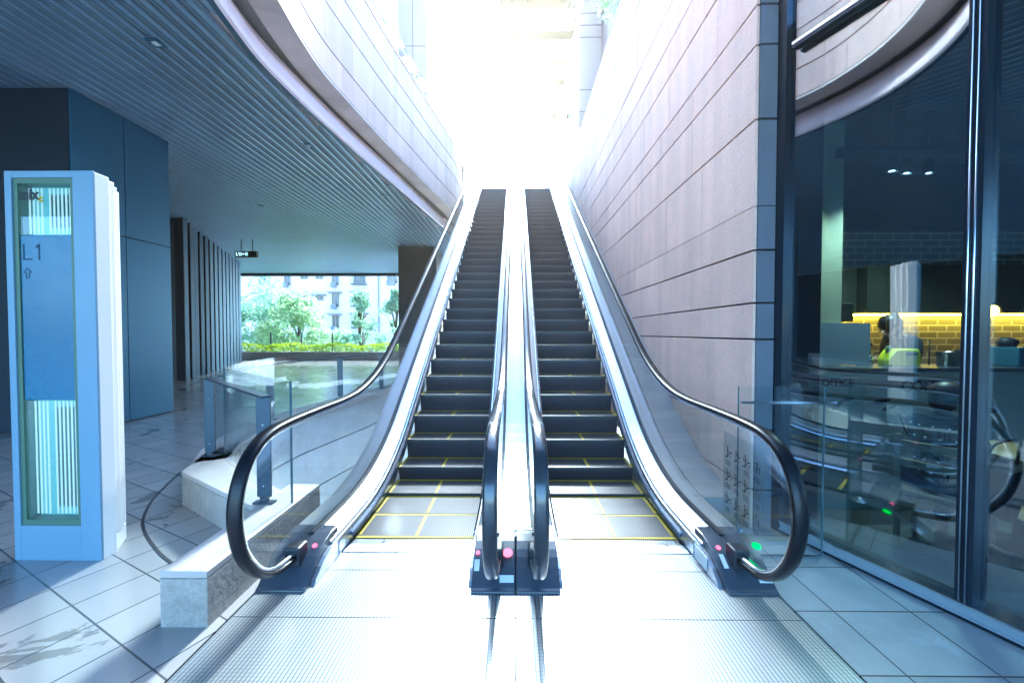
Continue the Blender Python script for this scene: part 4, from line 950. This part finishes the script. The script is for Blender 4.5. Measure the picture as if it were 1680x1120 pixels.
# glass railing standing on the parapet
gr = thing('glass_railing', 'glass railing with tube rails on top of the curved parapet', 'railing', (-3.2,8,8.87))
GP = resample(ST, 1.5); NG = normals(GP)
for i in range(len(GP)-1):
    a = Vector(GP[i]); b = Vector(GP[i+1]); c = (a+b)/2 - (NG[i]+NG[i+1])*0.5*0.10
    m = MB(); m.obox(c, b-a, (b-a).length-0.03, 0.012, 8.88, 9.52); m.build('glass_panel', K['glass'], gr)
    pa = a - NG[i]*0.14
    m = MB(); m.box((pa.x-0.02,pa.y-0.02,8.87),(pa.x+0.02,pa.y+0.02,9.45)); m.build('post', K['chrome'], gr)
for zz in (9.10, 9.40):
    m = MB(); m.tube([(*(Vector(p)-n*0.17), zz) for p, n in zip(GP, NG)], 0.03, 8); m.build('tube_rail', K['frame_lt'], gr)
# slab edge / upper plaza over the ceiling
sb = MB(); poly = [(p[0]-0.4, p[1]) for p in ST]; poly = [p for p in poly]
sb.prism([(p[0]-0.4*n[0], p[1]-0.4*n[1]) for p, n in zip(ST, normals(ST))] + [(2.5,2.0),(4.55,-3.0),(5.8,-6.5),(5.8,-8),(-40,-8),(-40,27.3),(-2.6,27.3)], 6.32, 7.3); struct(sb.build('upper_slab', K['concrete']))
# slatted ceiling
CP = [(p[0]-0.10*n[0], p[1]-0.10*n[1]) for p, n in zip(TR, normals(TR))] + [(4.5,-3.0),(5.7,-6.5),(5.7,-7.9),(-40,-7.9),(-40,26.8),(-2.65,26.8)]
sc_ = thing('slatted_ceiling', 'dark slatted metal ceiling over the left plaza', 'ceiling', (-8,8,5.7))
def trimys(x):
    """y intervals of the slat at x inside the ceiling outline"""
    ys_ = []
    for a, b in zip(CP, CP[1:]+CP[:1]):
        if (a[0] <= x) != (b[0] <= x): ys_.append(a[1] + (b[1]-a[1])*(x-a[0])/(b[0]-a[0]))
    ys_.sort(); return list(zip(ys_[0::2], ys_[1::2]))
m = MB(); k = 0; x = 5.5
while x > -26:
    for a, b in trimys(x-0.04):
        if b-a > 0.3: m.box((x-0.070,a,5.705),(x,b,5.755)); m.box((x-0.128,a+0.01,5.708),(x-0.112,b-0.01,5.745))
    x -= 0.185; k += 1
m.build('slats', K['slat'], sc_)
m = MB(); P2 = [(p[0]-0.15*n[0], p[1]-0.15*n[1]) for p, n in zip(TR, normals(TR))]; m.prism(P2 + [(4.5,-3.0),(5.75,-6.5),(5.75,-7.95),(-40,-7.95),(-40,27),(-2.75,27)], 5.90, 5.95); m.build('ceiling_void', K['slat_back'], sc_)
m = MB(); m.box((-40,26.85,5.55),(-2.4,27.1,6.4)); m.build('edge_beam', K['dark_clad'], sc_)
for (x, y, sz, lb) in ((-4.99,5.5,0.11,'recessed downlight nearest the camera in the slatted ceiling'),(-4.45,8.5,0.09,'middle recessed downlight in the slatted ceiling'),(-3.88,11.6,0.09,'far recessed downlight close to the curved trim'),(-8.1,12.5,0.09,'recessed downlight deep over the plaza, left of the others')):
    t = thing('downlight', lb, 'light', (x,y,5.70), 'downlights in the slatted ceiling')
    m = MB(); m.box((x-sz*0.8,y-sz*0.8,5.688),(x+sz*0.8,y+sz*0.8,5.704)); m.build('frame', K['clad'], t)
    m = MB(); m.box((x-sz*0.35,y-sz*0.35,5.682),(x+sz*0.35,y+sz*0.35,5.687)); m.build('lamp', K['lamp'], t)

# ---------------------------------------------------------------- left pillar, fins, far column, hanging sign
cl_ = thing('clad_pillar', 'large blue grey metal clad pillar behind the totem', 'pillar', (-8.6,7.3,0))
m = MB(); m.box((-11.9,6.56,0),(-7.35,8.28,5.70)); m.build('core', K['groove'], cl_)
m = MB()
for (a, b) in ((6.48,7.345),(7.36,8.30)):
    for (z0, z1) in ((0.02,3.47),(3.485,5.69)): m.box((-7.352,a,z0),(-7.31,b,z1))
m.build('side_panels', K['clad'], cl_, bevel=0.004)
m = MB()
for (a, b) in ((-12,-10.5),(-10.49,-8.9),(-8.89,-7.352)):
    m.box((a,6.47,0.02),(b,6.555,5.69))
m.build('front_panels', K['dark_clad'], cl_)  # shade of the front face painted in with a darker cladding
fs = thing('fin_screen', 'screen of tall dark vertical fins behind the pillar', 'screen', (-13.6,17.5,0))
m = MB(); m.prism([(-11.98,13.8),(-15.9,22.1),(-16.4,22.0),(-14.5,17),(-12.5,13.7)], 0, 5.7); m.build('backing', K['fin_dark'], fs)
n_ = 14
for i in range(n_):
    t_ = i/(n_-1); x = -11.85 + (-15.8+11.85)*t_; y = 13.8 + (22.2-13.8)*t_
    big = i < 2
    m = MB(); m.obox((x, y), (1, -0.25), 0.34 if not big else 0.5, 0.09, 0.0, 5.69); m.build('fin', K['fin_dark'], fs)
    m = MB(); m.obox((x+0.19 if not big else x+0.27, y-0.05), (1,-0.25), 0.035, 0.13, 0.0, 5.69); m.build('fin_edge', K['fin'], fs)
fc = MB(); fc.box((-5.52,18.5,0),(-3.72,20.3,5.69)); tag(fc.build('column', K['brown_clad'], loc=(-4.6,19.4,0), bevel=0.01), 'dark square column beyond the void, left of the escalator', 'column')
bw = MB(); bw.box((-27.4,-15,0),(-27,22,5.69)); tag(bw.build('side_wall', K['dark_clad'], loc=(-27.2,3,0)), 'dark plain wall closing the far left side of the covered plaza', 'wall')  # added out of view, keeps the bright horizon out of the glass reflections
hs = thing('hanging_sign', 'small black sign with white symbols hanging from the slatted ceiling', 'sign', (-11.7,16.9,5.0))
m = MB(); m.box((-12.1,16.9,4.92),(-11.15,17.02,5.18)); m.build('sign_box', K['signbox'], hs)
for x in (-11.85,-11.36): m = MB(); m.tube([(x,16.96,5.18),(x,16.96,5.72)], 0.02, 6); m.build('rod', K['post'], hs)
m = MB(); y = 16.895
def q4(a, b, c, d_): m.add([(a,y,c),(b,y,c),(b,y,d_),(a,y,d_)],[(0,1,2,3)])
q4(-12.04,-12.0,4.98,5.13); q4(-12.0,-11.95,4.98,5.01); q4(-11.93,-11.89,5.06,5.13); q4(-11.90,-11.86,4.98,5.09); q4(-11.83,-11.80,4.97,5.14)
q4(-11.76,-11.66,5.04,5.07); m.add([(-11.78,y,5.055),(-11.72,y,5.01),(-11.72,y,5.10)],[(0,1,2)]); q4(-11.63,-11.60,4.98,5.13); q4(-11.57,-11.54,4.98,5.13)
m.build('symbols', K['signlit'], hs, recalc=False)

# ---------------------------------------------------------------- totem sign
tk = thing('totem_sign', 'tall pale totem sign with backlit panels standing on the left', 'sign', (-3.4,3.0,0))
KX0, KX1, KY = -3.715, -3.065, 2.845
TZ = 2.86
m = MB()   # front frame built round the recess
m.box((KX0,KY,0.0),(KX0+0.050,KY+0.12,TZ)); m.box((KX1-0.150,KY,0.0),(KX1,KY+0.018,TZ))
m.box((KX0+0.050,KY,0.0),(KX1-0.150,KY+0.12,0.26)); m.box((KX0+0.050,KY,TZ-0.05),(KX1-0.150,KY+0.12,TZ))
m.build('front_frame', K['kiosk'], tk, bevel=0.003)
m = MB(); m.box((KX1-0.149,KY+0.019,0.0),(KX1-0.004,KY+0.12,TZ-0.004)); m.build('side_blade', K['kiosk_side'], tk, bevel=0.003)
m = MB(); m.prism([(KX0+0.02,KY+0.121),(KX1-0.015,KY+0.121),(KX1-0.15,KY+0.335),(KX0+0.02,KY+0.335)],0,0.098); m.prism([(KX0+0.07,KY+0.122),(KX1-0.01,KY+0.122),(KX1-0.15,KY+0.335),(KX0+0.07,KY+0.335)],0.0985,0.129); m.build('plinth', K['kiosk_side'], tk)
m = MB(); a0, a1 = KX0+0.051, KX1-0.151
for b in ((a0,KY+0.012,0.26,a0+0.03,KY+0.11,TZ-0.05),(a1-0.03,KY+0.012,0.26,a1,KY+0.11,TZ-0.05),(a0+0.03,KY+0.012,0.26,a1-0.03,KY+0.11,0.30),(a0+0.03,KY+0.012,TZ-0.085,a1-0.03,KY+0.11,TZ-0.05)):
    m.box(b[:3], b[3:])
m.build('inner_frame', K['kiosk_olive'], tk)
b0, b1 = a0+0.031, a1-0.031
m = MB(); m.box((b0,KY+0.02,1.02+0.17),(b1,KY+0.05,2.40)); m.build('blue_panel', K['kiosk_blue'], tk, bevel=0.004)
def lightbox(z0, z1):
    m = MB(); m.box((b0,KY+0.10,z0),(b1,KY+0.115,z1)); lb = m.build('light_box', K['kiosk_lit'], tk)
    m = MB(); n = 12
    for i in range(n):
        x = b0+0.01+(b1-b0-0.02)*i/n; wdt = (b1-b0)/n*0.36
        if i == 4: continue
        m.box((x,KY+0.070,z0+0.02),(x+wdt,KY+0.074,z1-0.015))
    m.build('light_fins', K['kiosk_strip'], lb)
    m = MB(); xm = b0 + (b1-b0)*0.42
    m.box((xm+0.005,KY+0.08,z0+0.07),(b1-0.006,KY+0.095,z1-0.06)); m.build('shadow_plate', K['kiosk_dark'], lb)
    m = MB(); m.box((b0+0.002,KY+0.02,z0+0.001),(b1-0.002,KY+0.026,z1-0.001)); m.build('cover_glass', K['glass'], lb)
lightbox(0.301, 1.188); lightbox(2.402, TZ-0.086)
m = MB(); yy = KY+0.0175
def stroke(a, b, wd=0.010):
    A = Vector((a[0],yy,a[1])); B = Vector((b[0],yy,b[1])); d_ = (B-A).normalized(); q = d_.cross(Vector((0,1,0)))*wd/2
    m.add([A-q,A+q,B+q,B-q],[(0,1,2,3)])
lx = b0+0.025; stroke((lx,2.335),(lx,2.225)); stroke((lx-0.005,2.225),(lx+0.06,2.225)); stroke((lx+0.115,2.22),(lx+0.115,2.337)); stroke((lx+0.115,2.332),(lx+0.09,2.31))
m.build('level_number', K['faint_ink'], tk, recalc=False)
m = MB(); yy = KY+0.0175; xa, za = b0+0.05, 2.10
def ln(a, b, wd=0.005):
    A = Vector((a[0],yy,a[1])); B = Vector((b[0],yy,b[1])); d_ = (B-A).normalized(); q = d_.cross(Vector((0,1,0)))*wd/2
    m.add([A-q,A+q,B+q,B-q],[(0,1,2,3)])
AP = [(xa,za+0.06),(xa+0.03,za+0.028),(xa+0.011,za+0.028),(xa+0.011,za-0.012),(xa-0.011,za-0.012),(xa-0.011,za+0.028),(xa-0.03,za+0.028)]
for i in range(7): ln(AP[i], AP[(i+1)%7])
m.build('up_arrow', K['faint_ink'], tk, recalc=False)
text('logo', 'mix', 0.11, K['ink'], tk, (b0+0.004,KY+0.0150,2.66), depth=0.001, bold=0.004, sx=0.9)
text('logo', 'c', 0.07, K['yellow'], tk, (b0+0.148,KY+0.0185,2.645), depth=0.001, bold=0.004)
# fluted side: three stepped blades, each set further left
for i in range(3):
    m = MB(); yk = KY+0.122+i*0.072
    m.box((KX0+0.06,yk,0.13),(KX1-0.035-0.055*i,yk+0.070,TZ-0.015-0.012*i)); m.build('side_blade', K['kiosk_side'], tk, bevel=0.008)

# ---------------------------------------------------------------- stone plinth and guards (left)
PLZ = 0.325
pn = thing('stone_plinth', 'low pale stone plinth with a bench-like arm beside the left escalator', 'plinth', (-2.0,3.0,0))
arm = [(-2.04,2.20),(-1.765,2.20),(-1.765,3.50),(-2.04,3.50)]
wedge = [(-3.28,3.80),(-3.55,4.45),(-3.45,4.95),(-3.13,4.22),(-2.04,3.36),(-2.043,3.02)]
for P, bz in ((arm, 1), (wedge, 0)):
    m = MB(); m.prism(P, -0.3, PLZ-0.045); m.build('body', K['bench'], pn, bevel=0.006)
    m = MB(); c = Vector((sum(p[0] for p in P)/len(P), sum(p[1] for p in P)/len(P)))
    m.prism([(c.x+(p[0]-c.x)*1.0, c.y+(p[1]-c.y)*1.0) for p in P], PLZ-0.042, PLZ); m.build('cap', K['bench_top'], pn, bevel=0.006)
# curved coping and panelled wall dropping into the void
vw = thing('void_wall', 'curved panelled wall with pale coping lining the stair void', 'wall', (-3.3,7,0))
VR = resample(catmull(VOID[2:], 5), 0.25)[::-1]
VR = [(-2.2,17)] + VR if VR[0][1] < 16.9 else VR
m = MB()
for z0, z1 in ((0.20,-0.34+0.0),(-0.35,-1.02),(-1.03,-1.70),(-1.71,-2.4),(-2.41,-3.2)):
    ribbon(m, VR, [(0.03,min(z0,z1)+0.006),(0.03,max(z0,z1)-0.006),(-0.05,max(z0,z1)-0.006),(-0.05,min(z0,z1)+0.006)], gap=0.006, per=6)
m.build('wall_panels', K['pitwall'], vw)
m = MB(); ribbon(m, VR, [(0.0,-3.2),(0.0,0.20),(-0.09,0.20),(-0.09,-3.2)], per=10**6); m.build('backing', K['groove'], vw)
m = MB(); ribbon(m, VR, [(0.06,0.205),(0.06,0.325),(-0.28,0.325),(-0.28,0.0),(-0.10,0.0),(-0.10,0.205)], gap=0.004, per=7); m.build('coping', K['bench_top'], vw)
m = MB(); m.prism([(-2.06,3.30),(-1.9,3.48),(-3.10,4.42),(-3.16,4.25)][::-1], -3.2, 0.0); m.build('end_wall', K['pitwall'], vw)

def post(parent, x, y, z0, z1, d, plates=2):
    d = Vector(d).normalized(); n = Vector((-d.y, d.x)); c = Vector((x, y))
    m = MB(); m.obox(c, d, 0.115, 0.014, z0+0.05, z1); o = m.build('post', K['post'], parent, bevel=0.003)
    m = MB(); m.obox(c+n*0.035, d, 0.07, 0.014, z0+0.05, z1-0.17); m.build('inner_plate', K['post'], o)
    m = MB(); m.obox(c, d, 0.06, 0.03, z0, z0+0.05); m.obox(c, d, 0.16, 0.06, z0, z0+0.014); m.build('foot', K['post'], o)
    m = MB()
    for zz in (z0+0.14, z1-0.22): m.ball((c.x-n.x*0.009, c.y-n.y*0.009, zz), 0.009, 8)
    m.build('bolts', K['chrome'], o)
gf = thing('plinth_guard', 'steel and glass guard with a flat top plate standing on the stone plinth', 'guard', (-2.7,3.7,PLZ))
p1 = Vector((-3.37,4.28)); p2_ = Vector((-2.01,3.10)); dd = p2_-p1
post(gf, p1.x, p1.y, PLZ, 1.175, (1,0)); post(gf, p2_.x, p2_.y, PLZ, 1.175, (1,0.0))
m = MB(); m.obox((p1+p2_)/2, dd, dd.length+0.14, 0.07, 1.176, 1.192); m.build('top_plate', K['post'], gf)
nn = Vector((-dd.y, dd.x)).normalized()
m = MB(); m.obox((p1+p2_)/2+nn*0.05, dd, dd.length-0.10, 0.012, PLZ+0.03, 1.15); m.build('glass_panel', K['glass'], gf)
ga = Vector((-3.22,4.30)); gb = Vector((-1.79,3.10))
gv = thing('glass_screen', 'taller frameless glass screen just behind the plinth guard', 'glass screen', (-2.4,3.8,PLZ))
m = MB(); m.obox((ga+gb)/2, gb-ga, (gb-ga).length, 0.012, PLZ+0.002, 1.30); m.build('glass_panel', K['glass'], gv)
m = MB(); m.obox(gb, gb-ga, 0.006, 0.016, PLZ, 1.302); m.obox(ga, gb-ga, 0.006, 0.016, PLZ, 1.302); m.build('glass_rim', K['glass_edge'], gv)
cg = thing('curved_guard', 'curved steel and glass guard following the far edge of the stair void', 'guard', (-3.5,8,PLZ))
gpts = [(-3.37,4.45),(-3.84,6.1),(-3.62,8.06),(-3.30,9.6),(-2.95,11.6),(-2.65,14.0)]
GC = catmull(gpts, 6)
m = MB(); NGc = normals(GC[::-1])[::-1]; 
for a, b in zip(GC[:-1], GC[1:]): m.obox(((a[0]+b[0])/2,(a[1]+b[1])/2), (b[0]-a[0],b[1]-a[1]), math.dist(a,b)+0.01, 0.07, 1.176, 1.192)
m.build('top_plate', K['post'], cg)
m = MB()
for i, (a, b) in enumerate(zip(GC[:-1], GC[1:])):
    if (i+1) % 6: m.obox(((a[0]+b[0])/2+0.07,(a[1]+b[1])/2), (b[0]-a[0],b[1]-a[1]), math.dist(a,b), 0.012, PLZ+0.03, 1.30)
    else: m.obox(((a[0]+b[0])/2+0.07,(a[1]+b[1])/2), (b[0]-a[0],b[1]-a[1]), math.dist(a,b)-0.03, 0.012, PLZ+0.03, 1.30)
m.build('glass_panels', K['glass'], cg)
for p in gpts[1:]: post(cg, p[0], p[1], 0.0 if False else PLZ, 1.175, (1, 0))
# coping ledge that carries the curved guard further left
m = MB(); LP = [(p[0]-0.0, p[1]) for p in GC[::-1]]; ribbon(m, resample(LP, 0.25), [(0.12,0.0),(0.12,0.32),(-0.16,0.32),(-0.16,0.0)], gap=0.004, per=7)
m.build('kerb', K['bench_top'], cg)

# ---------------------------------------------------------------- far edge: planter, hedge, fence, trees, apartments
pt = MB(); pt.box((-26,24.0,0),(-2.6,25.4,0.48)); tag(pt.build('planter', K['concrete'], loc=(-14,24.7,0), bevel=0.02), 'long low concrete planter at the far edge of the plaza', 'planter')
def leaves(mb, pts, size, rnd, mi=0):
    for c in pts:
        a = Vector((rnd.gauss(0,1), rnd.gauss(0,1), rnd.gauss(0,1))).normalized(); b = a.orthogonal().normalized(); q = rnd.uniform(0, 6.28)
        u = (b*math.cos(q) + a.cross(b)*math.sin(q)); v = a.cross(u); s = size*rnd.uniform(0.6,1.3)
        c = Vector(c)
        mb.add([c-u*s*0.5, c-v*s*0.28, c+u*s*0.5, c+v*s*0.28], [(0,1,2,3)], mi)
rh = random.Random(11); hb = MB(); pts = []
for i in range(9000):
    x = rh.uniform(-25.8,-2.8); hz = 0.48+0.48*(0.85+0.15*math.sin(x*2.1)+0.08*math.sin(x*5.3)); y = rh.uniform(24.15,25.25)
    z = rh.uniform(0.45, hz); 
    if rh.random() < 0.5: z = hz + rh.gauss(0,0.03)
    elif rh.random() < 0.6: y = 24.15 + rh.gauss(0,0.04)
    pts.append((x,y,z))
leaves(hb, pts, 0.13, rh); ho = hb.build('hedge', K['hedge'], loc=(-14,24.7,0.48), recalc=False); tag(ho, 'low bright green clipped hedge growing in the far planter', 'hedge')
fn = thing('glass_fence', 'glass fence with thin steel posts behind the hedge', 'fence', (-14,25.8,0))
x = -18.2
i = 0
while x < -3:
    m = MB(); m.box((x-0.035,25.75,-0.2),(x+0.035,25.85,1.68)); m.build('post', K['post'], fn)
    m = MB(); m.box((x+0.06,25.79,0.35),(x+1.98,25.81,1.66)); m.build('glass_panel', K['glass'], fn)
    x += 2.04
def tree(x, y, z0, h, rad, n, size, m_, label, seed, low=0.25, sy=1.0):
    rnd = random.Random(seed)
    t = thing('tree', label, 'tree', (x,y,z0), 'street trees beyond the plaza')
    tm = MB(); top = z0+h
    tm.tube([(x,y,z0),(x+0.1,y,z0+h*0.35),(x-0.1,y+0.1,z0+h*0.7),(x,y,z0+h*0.92)], [0.20,0.15,0.09,0.02], 8)
    cl = []
    for i in range(30):
        a = rnd.uniform(0, 6.283); zz = rnd.uniform(low, 1.0); rr = rad*math.sin(min(1,(1.05-zz)/(1.05-low)*1.25+0.12)*math.pi/2)*rnd.uniform(0.3,1.0)
        c = Vector((x+rr*math.cos(a), y+rr*sy*math.sin(a), z0+h*zz)); cl.append((c, rad*rnd.uniform(0.20,0.38)))
        st_ = Vector((x, y, z0+h*max(0.2, zz-0.22))); tm.tube([st_, (st_+c)/2+Vector((0,0,0.1)), c], [0.05,0.03,0.012], 5)
    tm.build('trunk', K['bark'], t)
    lb = MB(); pts = []
    for i in range(n):
        c, r = rnd.choice(cl); d_ = Vector((rnd.gauss(0,1), rnd.gauss(0,1), rnd.gauss(0,0.7))).normalized()*r*(rnd.random()**0.4)
        pts.append(c+d_)
    leaves(lb, pts, size, rnd); lb.build('crown', m_, t, recalc=False)
tree(-23.5,31,-5,13.5,4.3,9000,0.30,K['leaf'],'largest leafy tree at the left end, tall enough to touch the ceiling line',1,low=0.3)
tree(-16.6,30,-5,9.2,3.4,8500,0.28,K['leaf2'],'broad low bright green tree in the middle of the row',2,low=0.35)
tree(-20.3,33,-5,8.8,3.0,5000,0.28,K['leaf'],'small bushy tree between the largest and the broad bright tree',3,low=0.3)
tree(-11.5,29,-5,9.5,1.5,3600,0.25,K['leaf'],'slender tree standing alone in front of the drainpipe',4,low=0.42)
tree(-9.4,31,-5,9.9,1.6,3600,0.25,K['leaf'],'slender tree partly hidden by the dark column',5,low=0.40)
tree(-14.0,33,-5,6.8,2.2,3000,0.26,K['leaf'],'low tree behind the fence between the broad and the slender tree',6,low=0.3)
# apartment block
BY = 52.0; S_ = BY/645.0
def bx(px): return (px-846)*S_
def bz(py): return 1.69+(545-py)*S_
ap = thing('apartment_block', 'pale apartment block with small windows under concrete hoods behind the trees', 'building', (bx(540),BY,-5))
m = MB(); m.box((bx(330),BY,-5),(bx(760),BY+10,bz(395))); m.build('wall', K['plaster'], ap)
wins = [(432,448,16,17,0),(471,448,9,19,1),(499,451,11,6,0),(524,451,11,6,0),(550,447,10,20,1),(590,446,18,18,2),(644,450,15,14,1)]
for row, dy in ((0,0),(1,35.5),(2,71),(3,106)):
    for (px_, py_, ww, hh, kd) in wins:
        if row >= 1 and px_ in (644,): continue
        x0, x1 = bx(px_-ww/2), bx(px_+ww/2); z1, z0 = bz(py_+dy), bz(py_+dy+hh)
        fr_ = MB(); e_ = 0.06
        fr_.box((x0-e_,BY-0.10,z0-e_),(x0,BY+0.0,z1+e_)); fr_.box((x1,BY-0.10,z0-e_),(x1+e_,BY,z1+e_)); fr_.box((x0,BY-0.10,z0-e_),(x1,BY,z0)); fr_.box((x0,BY-0.10,z1),(x1,BY,z1+e_))
        xm = (x0+x1)/2; fr_.box((xm-0.04,BY-0.07,z0),(xm+0.04,BY-0.02,z1))
        fo = fr_.build('window', K['panel_white'], ap)
        g_ = MB(); g_.box((x0,BY-0.03,z0),(x1,BY-0.005,z1)); g_.build('pane', K['winglass'], fo)
        hd_ = MB(); hd_.box((x0-0.45,BY-0.7,z1+0.14),(x1+0.45,BY,z1+0.30)); hd_.build('window_hood', K['concrete'], ap)
        if kd == 1: a_ = MB(); a_.box((x0-0.05,BY-0.55,z0-0.35),(x1-0.2,BY-0.11,z0+0.25)); a_.build('air_conditioner', K['concrete'], ap)
        if kd == 2:
            c_ = MB()
            for k in range(9): xx = x0-0.2+(x1-x0+0.4)*k/8; c_.box((xx-0.02,BY-0.6,z0-0.15),(xx+0.02,BY-0.57,z1+0.05))
            c_.box((x0-0.25,BY-0.6,z0-0.3),(x1+0.25,BY-0.11,z0-0.13)); c_.build('window_cage', K['post'], ap)
m = MB(); m.tube([(bx(621.5),BY-0.12,-5),(bx(621.5),BY-0.12,bz(395))], 0.10, 8); m.build('drainpipe', K['concrete'], ap)

# ---------------------------------------------------------------- upper level beyond the escalators
uc = thing('tower_pier', 'tall grey panelled pier rising behind the curved parapet', 'pier', (-3.9,16.5,7.3))
m = MB(); m.box((-4.42,15.02,7.31),(-3.36,18.2,30)); m.build('core', K['groove'], uc)
m = MB()
for z0, z1 in ((7.31,12.42),(12.45,17.5),(17.53,30)):
    m.box((-4.44,15.0,z0),(-3.88,15.02,z1)); m.box((-3.86,15.0,z0),(-3.34,15.02,z1))
    m.box((-3.36,15.021,z0),(-3.34,16.9,z1)); m.box((-3.36,16.93,z0),(-3.34,18.2,z1))
m.build('panels', K['panel_white'], uc)
pr = thing('facade_pier', 'grey pier with horizontal joints at the end of the right facade', 'pier', (3.1,17,7.3))
m = MB(); m.box((2.72,17.03,7.31),(3.63,19,30)); m.build('core', K['groove'], pr)
m = MB(); m2 = MB(); z = 7.31; hs_ = [1.1,0.55,1.6,0.55,0.9,2.2,0.5,0.5]; i = 0
while z < 24:
    h = hs_[i % 8]; m.box((2.70,17.0,z),(3.65,17.03,z+h-0.04)); m.box((3.63,17.031,z),(3.66,19,z+h-0.04)); m.box((2.69,17.031,z),(2.72,19,z+h-0.04)); z += h; i += 1
m.build('panels', K['panel_white'], pr)
fd = thing('side_facade', 'bright panelled facade running away on the right of the upper level', 'facade', (4,22,7.3))
m = MB(); m.box((3.67,16.0,7.31),(6.2,18.6,22)); m.box((2.95,19.05,7.31),(8,40,16.2)); m.build('wall', K['panel_white'], fd)
m = MB()
for k in range(8): m.box((2.90,20+2.4*k,8.2),(2.948,21.9+2.4*k,15.4))
m.build('windows', K['winglass'], fd)
cn = thing('canopy', 'row of thin horizontal canopy blades against the bright sky', 'canopy', (1.0,20,15.7))
for i in range(6):
    y = 16.9 + 1.76*i
    m = MB(); m.box((-0.68,y,15.70),(2.62,y+0.55,15.76)); b_ = m.build('blade', K['frit'], cn)
    m = MB()
    for k in range(4): m.box((-0.2+0.68*k,y+0.02,15.58),(-0.16+0.68*k,y+0.06,15.70))
    m.build('blade_clips', K['frit'], b_)
m = MB(); m.box((2.60,16.6,15.62),(2.68,27.5,15.80)); m.build('edge_beam', K['frit'], cn)
m = MB(); m.box((2.64,22,7.3),(2.70,22.1,15.62)); m.box((2.64,27.3,7.3),(2.70,27.4,15.62)); m.build('post', K['frit'], cn)
# shrub leaning over the wall top
sh = thing('trailing_plant', 'leafy green branches hanging into view over the top of the right wall', 'plant', (2.25,7.2,WT+0.05))
m = MB(); m.box((2.08,6.3,WT+0.052),(2.55,8.2,WT+0.35)); m.build('trough', K['concrete'], sh)
rs_ = random.Random(21); brs = MB(); lv = MB(); pts = []
def branch(P):
    C_ = catmull(P, 8); brs.tube(C_, [0.018*(1-k/len(C_))+0.003 for k in range(len(C_))], 5)
    for k, c in enumerate(C_):
        if k < 6: continue
        for q in range(9): pts.append(Vector(c)+Vector((rs_.gauss(0,0.10), rs_.gauss(0,0.12), rs_.gauss(-0.03,0.09))))
for P in ([(2.2,7.4,8.35),(2.1,8.0,9.2),(1.8,8.7,9.5),(1.45,9.0,9.35),(1.30,9.1,8.95)],[(2.2,7.6,8.35),(2.15,8.2,9.3),(2.0,8.8,9.5),(1.85,9.1,9.2)],
          [(2.25,7.8,8.35),(2.25,8.4,9.2),(2.2,9.0,9.45),(2.1,9.2,9.1)],[(2.25,7.9,8.35),(2.35,8.6,9.1),(2.35,9.1,9.4),(2.25,9.3,9.05)],[(2.2,7.5,8.35),(2.0,8.2,9.3),(1.65,8.9,9.6),(1.62,9.1,9.35)],
          [(2.25,7.9,8.35),(2.1,8.4,9.3),(1.95,9.0,9.5),(2.0,9.2,9.0)]):
    branch(P)
leaves(lv, pts, 0.115, rs_); brs.build('branches', K['bark'], sh); lv.build('leaves', K['leaf2'], sh, recalc=False)
# ---------------------------------------------------------------- warm volume added to stand in for lens glow
K['haze'] = bpy.data.materials.new('haze'); K['haze'].use_nodes = True; ht = K['haze'].node_tree
ht.nodes.remove(ht.nodes["Principled BSDF"])
hv = ht.nodes.new("ShaderNodeVolumePrincipled"); hv.inputs["Density"].default_value = 0.0014; hv.inputs["Color"].default_value = (1.0, 0.80, 0.50, 1); hv.inputs["Anisotropy"].default_value = 0.78
ht.links.new(hv.outputs[0], ht.nodes["Material Output"].inputs["Volume"])
hz = MB(); hz.box((-60,-20,-6),(60,80,32)); ho = hz.build('haze', K['haze']); ho["kind"] = "stuff"
scn.cycles.volume_bounces = 0; scn.cycles.volume_step_rate = 4.0
